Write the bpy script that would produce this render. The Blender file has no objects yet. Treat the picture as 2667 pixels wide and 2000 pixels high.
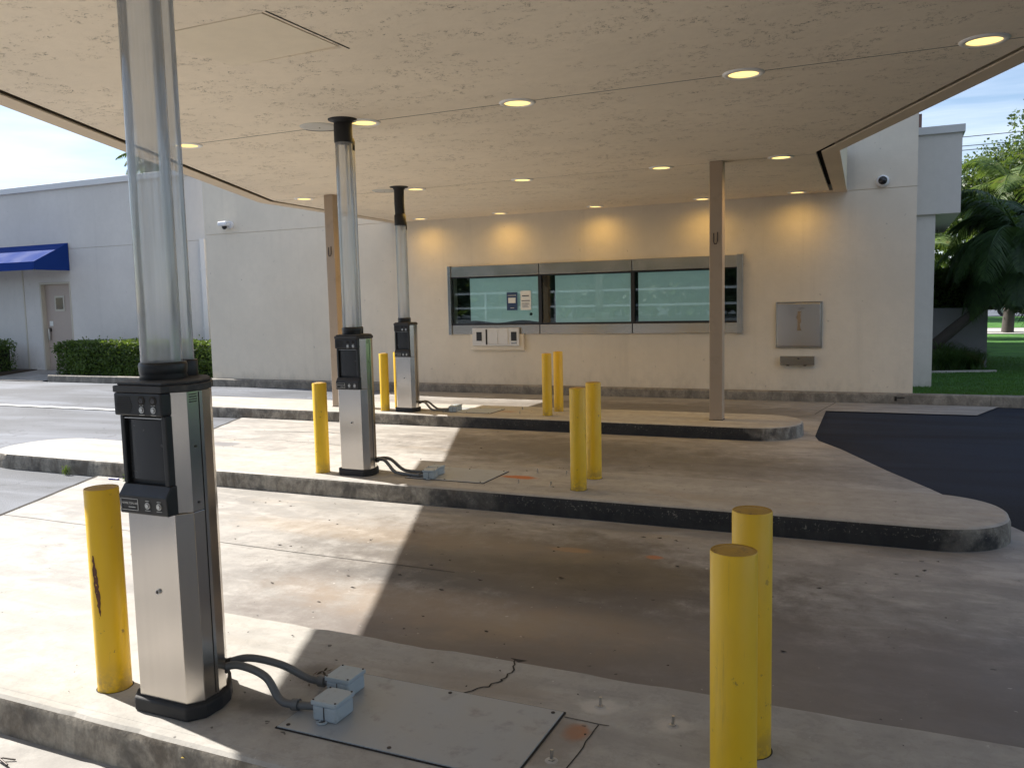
import bpy, math, random
from mathutils import Vector, Matrix, noise as mnoise
sc = bpy.context.scene
col = sc.collection
random.seed(7)
R = math.radians

# ------------------------------------------------------------------ camera
cam_d = bpy.data.cameras.new('camera'); cam = bpy.data.objects.new('camera', cam_d); col.objects.link(cam)
sc.camera = cam
YAW, PITCH, ROLL, EYE = .4258, -.0974, -.0228, 1.35
cy, sy, cp, sp = math.cos(YAW), math.sin(YAW), math.cos(PITCH), math.sin(PITCH)
Fv = Vector((-sy*cp, cy*cp, sp)); Rv = Vector((cy, sy, 0)); Uv = Rv.cross(Fv)
c_, s_ = math.cos(ROLL), math.sin(ROLL)
Rv, Uv = c_*Rv + s_*Uv, -s_*Rv + c_*Uv
m = Matrix((Rv, Uv, -Fv)).transposed().to_4x4(); m.translation = Vector((0, 0, EYE))
cam.matrix_world = m
cam_d.sensor_width = 36; cam_d.lens = 1825.4/2212*36; cam_d.clip_end = 2000; cam_d.clip_start = .02

# ------------------------------------------------------------------ sky and sun
SUN_EL = R(41); SUN_DIR = Vector((-1, .17, 0)).normalized()
W = bpy.data.worlds.new('World'); sc.world = W; W.use_nodes = True
nt = W.node_tree; nt.nodes.clear()
def N(t, typ, **kw):
    n = t.nodes.new(typ)
    for k, v in kw.items():
        if k in n.inputs: n.inputs[k].default_value = v
        else: setattr(n, k, v)
    return n
sky = N(nt, 'ShaderNodeTexSky'); sky.sky_type = 'NISHITA'; sky.sun_disc = False
sky.sun_elevation = SUN_EL; sky.sun_rotation = math.atan2(SUN_DIR.x, SUN_DIR.y)
sky.air_density = 1.0; sky.dust_density = .35; sky.ozone_density = 3.0
tc = N(nt, 'ShaderNodeTexCoord')
sep = N(nt, 'ShaderNodeSeparateXYZ'); nt.links.new(tc.outputs['Generated'], sep.inputs[0])
zc_ = N(nt, 'ShaderNodeMath', operation='MAXIMUM'); zc_.inputs[1].default_value = .06; nt.links.new(sep.outputs[2], zc_.inputs[0])
dx = N(nt, 'ShaderNodeMath', operation='DIVIDE'); nt.links.new(sep.outputs[0], dx.inputs[0]); nt.links.new(zc_.outputs[0], dx.inputs[1])
dy = N(nt, 'ShaderNodeMath', operation='DIVIDE'); nt.links.new(sep.outputs[1], dy.inputs[0]); nt.links.new(zc_.outputs[0], dy.inputs[1])
cmb = N(nt, 'ShaderNodeCombineXYZ'); nt.links.new(dx.outputs[0], cmb.inputs[0]); nt.links.new(dy.outputs[0], cmb.inputs[1])
cn = N(nt, 'ShaderNodeTexNoise', Scale=.45, Detail=7, Roughness=.55, Distortion=.4); nt.links.new(cmb.outputs[0], cn.inputs['Vector'])
cr = N(nt, 'ShaderNodeMapRange'); cr.inputs[1].default_value = .38; cr.inputs[2].default_value = .66; cr.inputs[4].default_value = .75
nt.links.new(cn.outputs[0], cr.inputs[0])
mx = N(nt, 'ShaderNodeMix', data_type='RGBA'); nt.links.new(cr.outputs[0], mx.inputs[0])
nt.links.new(sky.outputs[0], mx.inputs[6]); mx.inputs[7].default_value = (7.0, 7.6, 8.8, 1)
bg = N(nt, 'ShaderNodeBackground', Strength=.072); nt.links.new(mx.outputs[2], bg.inputs[0])
wo = N(nt, 'ShaderNodeOutputWorld'); nt.links.new(bg.outputs[0], wo.inputs[0])

sd = bpy.data.lights.new('sun', 'SUN'); sun = bpy.data.objects.new('sun', sd); col.objects.link(sun)
sd.energy = 5.0; sd.angle = R(.53); sd.color = (1, .945, .87)
dvec = -(SUN_DIR*math.cos(SUN_EL) + Vector((0, 0, math.sin(SUN_EL))))
sun.rotation_euler = dvec.to_track_quat('-Z', 'Y').to_euler(); sun.location = (-20, 4, 20)

sc.view_settings.view_transform = 'Standard'; sc.view_settings.look = 'None'
sc.view_settings.gamma = 1; sc.view_settings.use_curve_mapping = False
sc.view_settings.exposure = 1.17
sc.render.engine = 'CYCLES'
sc.cycles.max_bounces = 10; sc.cycles.diffuse_bounces = 6; sc.cycles.transmission_bounces = 10; sc.cycles.transparent_max_bounces = 24

# ------------------------------------------------------------------ helpers
class MB:
    def __init__(s): s.v = []; s.f = []; s.sm = []
    def add(s, vs, fs, smooth=False):
        b = len(s.v); s.v += [tuple(p) for p in vs]; s.f += [tuple(b+i for i in f) for f in fs]; s.sm += [smooth]*len(fs); return s
    def box(s, x0, x1, y0, y1, z0, z1):
        v = [(x0,y0,z0),(x1,y0,z0),(x1,y1,z0),(x0,y1,z0),(x0,y0,z1),(x1,y0,z1),(x1,y1,z1),(x0,y1,z1)]
        return s.add(v, [(0,3,2,1),(4,5,6,7),(0,1,5,4),(1,2,6,5),(2,3,7,6),(3,0,4,7)])
    def prism(s, pts, z0, z1, zf=None):
        n = len(pts); v = [(p[0], p[1], z0) for p in pts] + [(p[0], p[1], z1) for p in pts]
        return s.add(v, [tuple(range(n))[::-1], tuple(range(n, 2*n))] + [(i, (i+1)%n, n+(i+1)%n, n+i) for i in range(n)])
    def lathe(s, prof, x=0, y=0, seg=32, cap=True, smooth=True):   # prof: (r,z) list
        v = []; n = len(prof)
        for r, z in prof:
            for k in range(seg):
                a = 2*math.pi*k/seg; v.append((x+r*math.cos(a), y+r*math.sin(a), z))
        f = []
        for i in range(n-1):
            for k in range(seg):
                f.append((i*seg+k, i*seg+(k+1)%seg, (i+1)*seg+(k+1)%seg, (i+1)*seg+k))
        s.add(v, f, smooth)
        if cap:
            for i, rev in ((0, True), (n-1, False)):
                if prof[i][0] > 1e-6:
                    r, z = prof[i]; ring = [(x+r*math.cos(2*math.pi*k/seg), y+r*math.sin(2*math.pi*k/seg), z) for k in range(seg)]
                    s.add(ring, [tuple(range(seg))[::-1] if rev else tuple(range(seg))])
        return s
    def cyl(s, p0, p1, r, seg=16, r1=None, smooth=True, cap=True):
        p0 = Vector(p0); p1 = Vector(p1); d = (p1-p0).normalized()
        a = d.cross(Vector((0,0,1))) if abs(d.z) < .95 else d.cross(Vector((1,0,0))); a.normalize(); b = d.cross(a)
        r1 = r if r1 is None else r1; v = []
        for p, rr in ((p0, r), (p1, r1)):
            for k in range(seg):
                t = 2*math.pi*k/seg; v.append(p + rr*(math.cos(t)*a + math.sin(t)*b))
        s.add(v, [(k, (k+1)%seg, seg+(k+1)%seg, seg+k) for k in range(seg)], smooth)
        if cap: s.add(v[:seg], [tuple(range(seg))[::-1]]); s.add(v[seg:], [tuple(range(seg))])
        return s
    def tube(s, pts, r, seg=10, rf=None):
        pts = [Vector(p) for p in pts]; v = []; n = len(pts)
        for i, p in enumerate(pts):
            d = (pts[min(i+1, n-1)] - pts[max(i-1, 0)]).normalized()
            a = d.cross(Vector((0,0,1))) if abs(d.z) < .95 else d.cross(Vector((1,0,0))); a.normalize(); b = d.cross(a)
            rr = rf(i/(n-1)) if rf else r
            for k in range(seg):
                t = 2*math.pi*k/seg; v.append(p + rr*(math.cos(t)*a + math.sin(t)*b))
        s.add(v, [(i*seg+k, i*seg+(k+1)%seg, (i+1)*seg+(k+1)%seg, (i+1)*seg+k) for i in range(n-1) for k in range(seg)], True)
        s.add(v[:seg], [tuple(range(seg))[::-1]]); s.add(v[-seg:], [tuple(range(seg))])
        return s
    def build(s, name, mat, parent=None, bevel=0, seg=2):
        me = bpy.data.meshes.new(name); me.from_pydata(s.v, [], s.f); me.materials.append(mat)
        me.polygons.foreach_set('use_smooth', s.sm); me.update()
        o = bpy.data.objects.new(name, me); col.objects.link(o)
        if parent: o.parent = parent
        if bevel:
            b = o.modifiers.new('bevel', 'BEVEL'); b.width = bevel; b.segments = seg; b.limit_method = 'ANGLE'; b.angle_limit = R(40)
        return o
def tag(o, label=None, cat=None, group=None, kind=None):
    for k, v in (('label', label), ('category', cat), ('group', group), ('kind', kind)):
        if v: o[k] = v
    return o
def empty(name, loc, label, cat, group=None, rz=0):
    o = bpy.data.objects.new(name, None); o.location = loc; o.rotation_euler.z = rz; o.empty_display_size = .1; col.objects.link(o)
    return tag(o, label, cat, group)
def copy_tree(o, parent=None):
    c = o.copy(); col.objects.link(c); c.parent = parent
    for ch in list(o.children):
        copy_tree(ch, c)
    return c
def text_obj(name, s, size, mat, parent, loc, rot=(R(90), 0, 0), align='LEFT', sx=1):
    cu = bpy.data.curves.new(name, 'FONT'); cu.body = s; cu.size = size; cu.extrude = .0002; cu.align_x = align
    t = bpy.data.objects.new('tmp', cu); col.objects.link(t)
    bpy.context.view_layer.update()
    me = bpy.data.meshes.new_from_object(t.evaluated_get(bpy.context.evaluated_depsgraph_get()))
    bpy.data.objects.remove(t); me.materials.clear(); me.materials.append(mat)
    o = bpy.data.objects.new(name, me); col.objects.link(o); o.parent = parent; o.location = loc; o.rotation_euler = rot; o.scale.x = sx
    return o

# ------------------------------------------------------------------ materials
def newmat(name):
    m = bpy.data.materials.new(name); m.use_nodes = True; t = m.node_tree; t.nodes.clear()
    o = N(t, 'ShaderNodeOutputMaterial'); b = N(t, 'ShaderNodeBsdfPrincipled'); t.links.new(b.outputs[0], o.inputs[0])
    return m, t, b, o
def pos(t):
    g = N(t, 'ShaderNodeNewGeometry'); return g.outputs['Position']
def objc(t):
    g = N(t, 'ShaderNodeTexCoord'); return g.outputs['Object']
def scaled(t, vec, s):
    mp = N(t, 'ShaderNodeMapping'); mp.inputs['Scale'].default_value = s; t.links.new(vec, mp.inputs['Vector']); return mp.outputs[0]
def nz(t, vec, scale, detail=4, rough=.55, dist=0):
    n = N(t, 'ShaderNodeTexNoise', Scale=scale, Detail=detail, Roughness=rough, Distortion=dist); t.links.new(vec, n.inputs['Vector']); return n.outputs[0]
def mr(t, val, a, b, c=0, d=1, smooth=True):
    n = N(t, 'ShaderNodeMapRange'); n.clamp = True
    if smooth: n.interpolation_type = 'SMOOTHSTEP'
    for i, x in enumerate((a, b, c, d)): n.inputs[i+1].default_value = x
    t.links.new(val, n.inputs[0]); return n.outputs[0]
def mixc(t, fac, a, b, mode='MIX'):
    n = N(t, 'ShaderNodeMix', data_type='RGBA', blend_type=mode)
    for i, x in ((0, fac), (6, a), (7, b)):
        if isinstance(x, (int, float)): n.inputs[i].default_value = x
        elif isinstance(x, tuple): n.inputs[i].default_value = x + (1,) if len(x) == 3 else x
        else: t.links.new(x, n.inputs[i])
    return n.outputs[2]
def mth(t, op, a, b=0):
    n = N(t, 'ShaderNodeMath', operation=op)
    for i, x in ((0, a), (1, b)):
        if isinstance(x, (int, float)): n.inputs[i].default_value = x
        else: t.links.new(x, n.inputs[i])
    return n.outputs[0]
def bump(t, b, h, strength, dist, prev=None):
    n = N(t, 'ShaderNodeBump', Strength=strength, Distance=dist); t.links.new(h, n.inputs['Height'])
    if prev is not None: t.links.new(prev, n.inputs['Normal'])
    t.links.new(n.outputs[0], b.inputs['Normal']); return n.outputs[0]
def simple(name, colr, rough=.5, metal=0, var=.12, scale=8, bmp=0, bscale=60, dirt=None, **kw):
    m, t, b, o = newmat(name); v = objc(t)
    f = nz(t, v, scale, 5)
    c = mixc(t, f, tuple(x*(1-var) for x in colr), tuple(min(1, x*(1+var)) for x in colr))
    if dirt:
        d = mr(t, nz(t, v, scale*1.7, 6, .7), .52, .72, 0, dirt[1]); c = mixc(t, d, c, dirt[0])
    t.links.new(c, b.inputs['Base Color'])
    b.inputs['Metallic'].default_value = metal
    r = mr(t, f, .3, .7, max(0, rough-.07), min(1, rough+.07)); t.links.new(r, b.inputs['Roughness'])
    if bmp: bump(t, b, nz(t, v, bscale, 3), bmp, .002)
    for k, x in kw.items(): b.inputs[k].default_value = x
    return m

def sep3(t, v):
    s = N(t, 'ShaderNodeSeparateXYZ'); t.links.new(v, s.inputs[0]); return s.outputs
def blob(t, xyz, x, y, rx, ry, soft=.5, wob=None):   # 1 inside an ellipse at world x,y
    a = mth(t, 'DIVIDE', mth(t, 'SUBTRACT', xyz[0], x), rx); b = mth(t, 'DIVIDE', mth(t, 'SUBTRACT', xyz[1], y), ry)
    d = mth(t, 'SQRT', mth(t, 'ADD', mth(t, 'MULTIPLY', a, a), mth(t, 'MULTIPLY', b, b)))
    if wob is not None: d = mth(t, 'ADD', d, wob)
    return mr(t, d, 1-soft, 1+soft, 1, 0)
def concrete(name, base, blobs=(), stain=.35, warm=(.34, .27, .19), specks=True, blot=0, sheen=.62):
    m, t, b, o = newmat(name); p = pos(t); xyz = sep3(t, p)
    fine = nz(t, p, 60, 6, .7); mid = nz(t, p, 6, 6, .6, .3); big = nz(t, scaled(t, p, (.5, 1.1, 1)), 1.1, 5, .6, .8)
    c = mixc(t, mr(t, mid, .3, .7), tuple(x*.86 for x in base), tuple(x*1.08 for x in base))
    c = mixc(t, mr(t, big, .42, .68, 0, stain), c, tuple(x*.52 for x in base))
    gr = nz(t, p, 11, 10, .8, .3); c = mixc(t, mr(t, gr, .48, .60, 0, .42), c, tuple(x*.55 for x in base))
    ty = nz(t, scaled(t, p, (.22, 3.2, 1)), 1.6, 6, .62, .5); c = mixc(t, mr(t, ty, .50, .64, 0, .4), c, tuple(x*.55 for x in base))
    if blot:
        b2 = nz(t, scaled(t, p, (.8, 1.5, 1)), 2.3, 7, .62, .6); c = mixc(t, mr(t, b2, .42, .60, 0, blot), c, tuple(x*.5 for x in base))
        b3 = nz(t, scaled(t, p, (.7, 1.8, 1)), 3.1, 5, .6, .4); c = mixc(t, mr(t, b3, .52, .7, 0, blot), c, tuple(min(1, x*1.3) for x in base))
    wm = nz(t, scaled(t, p, (.6, 1.4, 1)), 1.7, 5, .55, .5)
    c = mixc(t, mr(t, wm, .54, .74, 0, .4), c, warm)
    c = mixc(t, mr(t, fine, .3, .7, 0, .35), c, tuple(x*.78 for x in base))
    wob = mth(t, 'MULTIPLY', mth(t, 'SUBTRACT', nz(t, p, 4.5, 9, .72), .5), 2.4)
    for (x, y, rx, ry, cc, fac, soft) in blobs:
        k = blob(t, xyz, x, y, rx, ry, soft, wob)
        c = mixc(t, mth(t, 'MULTIPLY', k, fac), c, cc)
    if specks:
        sp_ = nz(t, p, 22, 2, .5); c = mixc(t, mr(t, sp_, .735, .76, 0, .75), c, (.03, .027, .024))
        sp2 = nz(t, scaled(t, p, (1, 1, 1)), 31, 2, .5); c = mixc(t, mr(t, sp2, .74, .78, 0, .5), c, tuple(min(1, x*1.5) for x in base))
    t.links.new(c, b.inputs['Base Color']); b.inputs['Roughness'].default_value = .85
    t.links.new(mr(t, big, .35, .7, sheen+.22, sheen), b.inputs['Roughness'])
    n1 = bump(t, b, mid, .25, .01); bump(t, b, fine, .35, .003, n1)
    return m

CON = (.35, .333, .308)
DK = (.10, .085, .07)
M = {}
M['apron'] = concrete('apron_concrete', CON, blobs=[
    (-1.9, 4.25, 1.35, .62, (.075, .062, .05), .8, .5), (-1.5, 4.1, .8, .35, (.04, .034, .028), .7, .7), (-.6, 3.3, 2.2, .8, (.125, .11, .102), .7, .6), (-1.9, 3.2, .9, .3, (.12, .095, .08), .55, .7),
    (-3.2, 7.9, 1.6, .6, (.085, .072, .06), .75, .6), (-1.9, 7.5, 1.6, .5, (.10, .09, .08), .65, .6), (-3.0, 11.4, 2.4, .7, (.10, .085, .07), .65, .6), (-5.2, 11.5, 1.6, .6, (.14, .12, .10), .5, .6),
    (-1.735, 4.64, .12, .04, (.32, .16, .06), .7, .3), (-1.235, 4.67, .05, .035, (.40, .12, .03), .8, .4),
    (-2.9, 4.55, 1.1, .16, (.34, .26, .17), .4, .8), (-1.9, 3.5, .8, .2, (.33, .25, .17), .5, .8), (-2.3, 3.9, .4, .13, (.07, .07, .07), .55, .7),
    (-6.7, 7.08, .2, .12, (.12, .12, .13), .7, .25), (-2.6, 4.7, 1.1, .22, (.15, .125, .10), .4, .6), (.6, 3.6, 1.1, .35, (.15, .13, .12), .5, .7)], stain=.55, blot=.6, sheen=.5)
M['island'] = concrete('island_concrete', (.395, .378, .345), blobs=[
    (-.885, 2.38, .035, .045, (.42, .14, .03), .9, .5), (-2.62, 5.86, .13, .05, (.42, .13, .03), .95, .35), (-.95, 2.3, .12, .14, (.2, .17, .14), .55, .4),
    (-4.33, 9.38, .12, .05, (.30, .13, .05), .5, .5),
    (-1.93, 2.16, .1, .06, (.08, .07, .06), .8, .8), (-1.9, 2.42, .12, .08, (.10, .08, .06), .7, .8),
    (-.869, 2.568, .07, .05, (.55, .52, .47), .6, .3), (-.616, 2.532, .07, .05, (.55, .52, .47), .6, .3),
    (-1.35, 2.56, .25, .08, (.24, .2, .16), .5, .8)], stain=.3, blot=.2)

def kerb_face(name, paint):
    """weathered kerb side: grey concrete, streaks, black worn paint over an x range of the kerb"""
    m, t, b, o = newmat(name); p = pos(t); oc = sep3(t, objc(t))
    st = nz(t, scaled(t, p, (3, 3, 2.0)), 1.9, 7, .7, .8); fine = nz(t, p, 45, 5, .7); bl = nz(t, p, 5, 5, .6)
    c = mixc(t, mr(t, st, .35, .65), (.13, .108, .082), (.36, .325, .265))
    c = mixc(t, mr(t, bl, .5, .66, 0, .7 if paint else .45), c, (.05, .045, .04))
    if not paint: c = mixc(t, .35, c, (.20, .19, .17))
    c = mixc(t, mr(t, fine, .35, .7, 0, .4), c, (.09, .08, .07))
    if paint:
        a, bb = paint
        edge = mth(t, 'ADD', oc[0], mth(t, 'MULTIPLY', mth(t, 'SUBTRACT', nz(t, p, 2.5, 5), .5), 1.4))
        k = mr(t, edge, a, a+1.2, 0, 1); k2 = mr(t, edge, bb, bb+.2, 1, 0)
        k = mth(t, 'MULTIPLY', k, k2)
        chip = mr(t, nz(t, p, 58, 5, .68), .58, .66, 1, .25)
        lowz = mr(t, oc[2], -.10, -.05, 0, 1)
        chip = mth(t, 'MAXIMUM', chip, mth(t, 'SUBTRACT', 1, lowz))
        k = mth(t, 'MULTIPLY', k, mth(t, 'MULTIPLY', chip, .93))
        c = mixc(t, k, c, (.007, .0075, .009))
    t.links.new(c, b.inputs['Base Color']); b.inputs['Roughness'].default_value = .75
    n1 = bump(t, b, fine, .6, .006); bump(t, b, nz(t, p, 14, 4), .4, .01, n1)
    return m
M['kerb_wall'] = kerb_face('wall_kerb_concrete', None)
M['kerb_isl'] = kerb_face('island_kerb', (4.6, 8.55))
M['kerb_light'] = concrete('kerb_top', (.46, .44, .41), stain=.3, warm=(.3, .27, .22))

def asphalt(name, base, crack=True):
    m, t, b, o = newmat(name); p = pos(t)
    fine = nz(t, p, 130, 4, .7); big = nz(t, scaled(t, p, (.35, 1, 1)), .9, 5, .6, 1)
    vor = N(t, 'ShaderNodeTexVoronoi', Scale=90); t.links.new(p, vor.inputs['Vector'])
    c = mixc(t, mr(t, big, .35, .68), tuple(x*.6 for x in base), tuple(x*1.55 for x in base))
    c = mixc(t, mr(t, fine, .45, .75, 0, .5), c, tuple(x*1.9 for x in base))
    if crack:
        ck = N(t, 'ShaderNodeTexVoronoi', Scale=.55); ck.feature = 'DISTANCE_TO_EDGE'
        wv = N(t, 'ShaderNodeVectorMath', operation='ADD'); nn = N(t, 'ShaderNodeTexNoise', Scale=2.2, Detail=6); t.links.new(p, nn.inputs['Vector'])
        t.links.new(p, wv.inputs[0]); t.links.new(nn.outputs['Color'], wv.inputs[1]); t.links.new(wv.outputs[0], ck.inputs['Vector'])
        c = mixc(t, mr(t, ck.outputs[0], .002, .008, .6, 0), c, tuple(x*.35 for x in base))
    t.links.new(c, b.inputs['Base Color']); b.inputs['Roughness'].default_value = .78 if crack else .9; b.inputs['Specular IOR Level'].default_value = .5 if crack else .3
    n1 = bump(t, b, vor.outputs[0], .5, .004); bump(t, b, fine, .4, .002, n1)
    return m
M['asphalt'] = asphalt('asphalt_old', (.085, .094, .112))
M['asphalt_new'] = asphalt('asphalt_sealed', (.007, .011, .022), crack=False)
M['paint'] = simple('road_paint', (.74, .74, .72), .7, var=.1, scale=12, dirt=((.3, .3, .3), .6))

def stucco(name, base, bscale=70, bstr=.3, pits=0, grime=0):
    m, t, b, o = newmat(name); p = pos(t)
    f = nz(t, p, .8, 4); f2 = nz(t, p, 9, 6, .65)
    c = mixc(t, mr(t, f, .3, .7), tuple(x*.94 for x in base), tuple(min(1, x*1.03) for x in base))
    c = mixc(t, mr(t, f2, .35, .7, 0, .25), c, tuple(x*.85 for x in base))
    if grime:
        xz = sep3(t, p)[2]
        stk = mr(t, nz(t, scaled(t, p, (5, 5, .22)), 1, 6, .65), .54, .74, 0, .22); c = mixc(t, stk, c, tuple(x*.66 for x in base))
        spl = mth(t, 'MULTIPLY', mr(t, xz, -.06, .34, 1, 0), mr(t, nz(t, scaled(t, p, (1, 1, .6)), 9, 7, .7), .42, .68, 0, .22)); c = mixc(t, spl, c, tuple(x*.5 for x in base))
        spk = mr(t, nz(t, p, 13, 3, .5), .73, .76, 0, .5); c = mixc(t, spk, c, tuple(x*.4 for x in base))
    n = bump(t, b, nz(t, p, bscale, 5, .65), bstr, .004)
    n = bump(t, b, nz(t, p, 12, 4, .6), bstr*.7, .012, n)
    if pits:
        cl = mr(t, nz(t, scaled(t, p, (1.0, 1.7, 1)), 2.2, 5, .65, .8), .47, .58)      # clusters of knocked-down texture
        wv = nz(t, scaled(t, p, (1, 1.25, 1)), 36, 2, .5, 1.0)
        rid = mth(t, 'ABSOLUTE', mth(t, 'SUBTRACT', wv, .5))                 # thin worm-like crevices
        k = mth(t, 'MULTIPLY', mr(t, rid, .006, .03, 1, 0), mth(t, 'MULTIPLY', cl, mr(t, nz(t, p, 21, 3, .6), .50, .58)))
        k = mth(t, 'MINIMUM', k, 1)
        c = mixc(t, mth(t, 'MULTIPLY', k, .92), c, tuple(x*.2 for x in base))
        n = bump(t, b, mth(t, 'SUBTRACT', 1, k), .7, .008, n)
        bump(t, b, mr(t, nz(t, p, 6, 6, .6, 1.0), .42, .56), .12, .004, n)
    t.links.new(c, b.inputs['Base Color']); b.inputs['Roughness'].default_value = .85
    return m
M['wall'] = stucco('wall_stucco', (.71, .635, .515), grime=1)
M['wall_left'] = stucco('wing_stucco', (.62, .59, .55), grime=1)
M['soffit'] = stucco('soffit_stucco', (.87, .76, .60), 90, .2, pits=1)
M['soffit_smooth'] = stucco('hatch_board', (.85, .745, .575), 90, .12)
M['fascia'] = stucco('fascia_stucco', (.70, .58, .43))
M['coping'] = simple('coping_metal', (.62, .62, .62), .45, var=.05)
M['dark_gap'] = simple('dark_gap', (.02, .017, .014), .9)
M['column'] = simple('column_paint', (.40, .305, .215), .5, var=.06, scale=3, bmp=.15, dirt=((.22, .17, .12), .3))
M['black'] = simple('black_plastic', (.009, .0095, .011), .45, var=.3, scale=14, dirt=((.045, .042, .04), .3))
M['black_soft'] = simple('dusty_black_plastic', (.03, .03, .032), .62, var=.3, scale=10, dirt=((.10, .095, .085), .5))
M['screen'] = simple('smoked_door', (.022, .024, .027), .22, var=.2)
M['rubber'] = simple('rubber', (.012, .012, .013), .7, bmp=.2)
M['grey_pvc'] = simple('grey_pvc', (.10, .108, .115), .5, var=.1, dirt=((.16, .15, .13), .4))
M['box_pvc'] = simple('junction_grey', (.33, .39, .43), .5, var=.06, scale=18, dirt=((.22, .22, .21), .4))
M['plate'] = simple('painted_plate', (.30, .325, .345), .42, var=.1, scale=5, dirt=((.13, .13, .13), .6), bmp=.1)
M['bolt'] = simple('bolt_dark', (.06, .05, .045), .5, .6)
M['zinc'] = simple('zinc_bolt', (.5, .5, .5), .35, 1)
M['silver'] = simple('silver_button', (.62, .62, .6), .35, .8, scale=40)
M['white_text'] = simple('white_print', (.55, .55, .53), .6, var=.02)
M['white_plastic'] = simple('white_plastic', (.75, .76, .78), .35, var=.03)
M['camera_glass'] = simple('camera_glass', (.015, .015, .017), .08)
M['door'] = simple('door_paint', (.42, .34, .285), .5, var=.05)
M['cream_frame'] = simple('door_frame_paint', (.5, .46, .38), .5, var=.05)
M['awning'] = simple('awning_canvas', (.011, .038, .19), .9, var=.06, scale=2); M['awning'].node_tree.nodes['Principled BSDF'].inputs['Specular IOR Level'].default_value = .12
M['drawer'] = simple('drawer_enamel', (.62, .61, .59), .4, var=.05, dirt=((.4, .38, .34), .3))
M['paper'] = simple('paper', (.72, .72, .68), .7, var=.03)
M['notice'] = simple('notice_navy', (.02, .045, .11), .4, var=.05)
M['ink'] = simple('ink', (.05, .05, .06), .7)
M['interior'] = simple('dark_interior', (.012, .014, .016), .8)
M['bark'] = simple('palm_bark', (.05, .042, .036), .9, var=.4, scale=9, bmp=.8, bscale=25)
M['hitrim'] = simple('light_trim', (.85, .83, .80), .5, var=.03)
M['cover'] = simple('round_cover', (.52, .50, .45), .5, var=.06)
M['brick'] = simple('brown_board', (.25, .15, .13), .8)
M['vehicle'] = simple('vehicle_dark', (.012, .010, .010), .35)
M['tyre'] = simple('tyre', (.02, .02, .02), .85)
M['chrome'] = simple('wheel_rim', (.5, .5, .5), .3, .9)
M['car_glass'] = simple('car_glass', (.02, .025, .03), .05)
M['wire'] = simple('wire', (.03, .03, .03), .7)
M['litter_blue'] = simple('purple_plastic', (.09, .08, .32), .4)

def steel(name, vertical=True, base=(.62, .585, .54), rough=.17):
    m, t, b, o = newmat(name); v = objc(t)
    sc_ = (45, 45, .5) if vertical else (.5, 45, 45)
    br = nz(t, scaled(t, v, sc_), 1, 2, .5); sm = nz(t, v, 3.5, 3, .5)
    c = mixc(t, mr(t, br, .3, .7, 0, .22), base, tuple(x*.86 for x in base))
    t.links.new(c, b.inputs['Base Color']); b.inputs['Metallic'].default_value = 1
    t.links.new(mr(t, sm, .3, .75, rough, rough+.05), b.inputs['Roughness'])
    return m
M['steel'] = steel('brushed_steel'); M['steel_h'] = steel('brushed_steel_long', False, (.50, .46, .40), .2)
M['steel_dull'] = steel('dull_steel', True, (.42, .41, .39), .2); M['deposit_steel'] = steel('deposit_steel', True, (.60, .585, .585), .2)

def yellow():
    m, t, b, o = newmat('yellow_paint'); v = objc(t); oi = N(t, 'ShaderNodeObjectInfo')
    av = N(t, 'ShaderNodeVectorMath', operation='ADD'); t.links.new(v, av.inputs[0]); t.links.new(oi.outputs['Location'], av.inputs[1]); w = av.outputs[0]
    f = nz(t, w, 5, 5); c = mixc(t, f, (.70, .41, .008), (.80, .52, .014))
    xyz = sep3(t, v)
    chip = mth(t, 'MULTIPLY', mr(t, nz(t, w, 30, 5, .66), .645, .68), mr(t, nz(t, w, 3, 2), .45, .58))
    c = mixc(t, mth(t, 'MULTIPLY', chip, .7), c, (.16, .09, .04))
    foot = mth(t, 'MULTIPLY', mr(t, xyz[2], .0, .13, 1, 0), mr(t, nz(t, w, 18, 6, .7), .36, .56))
    c = mixc(t, mth(t, 'MULTIPLY', foot, .6), c, (.22, .15, .06))
    dust = mr(t, nz(t, scaled(t, w, (1, 1, .3)), 9, 6, .7), .5, .75, 0, .25); c = mixc(t, dust, c, (.5, .33, .05))
    scf = mr(t, nz(t, scaled(t, w, (26, 26, 2.2)), 1, 6, .7), .58, .70, 0, .45); c = mixc(t, scf, c, (.40, .24, .03))
    t.links.new(c, b.inputs['Base Color']); t.links.new(mr(t, nz(t, w, 7, 5), .3, .7, .32, .55), b.inputs['Roughness'])
    n = bump(t, b, nz(t, w, 16, 4), .12, .003); bump(t, b, nz(t, w, 120, 2), .1, .001, n)
    return m
M['yellow'] = yellow()
M['yellow_top'] = simple('bollard_cap', (.40, .24, .04), .7, var=.3, scale=30, dirt=((.09, .05, .03), .85), bmp=.5)
M['rust'] = simple('rust_scrape', (.11, .045, .025), .85, var=.5, scale=60)

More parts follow.
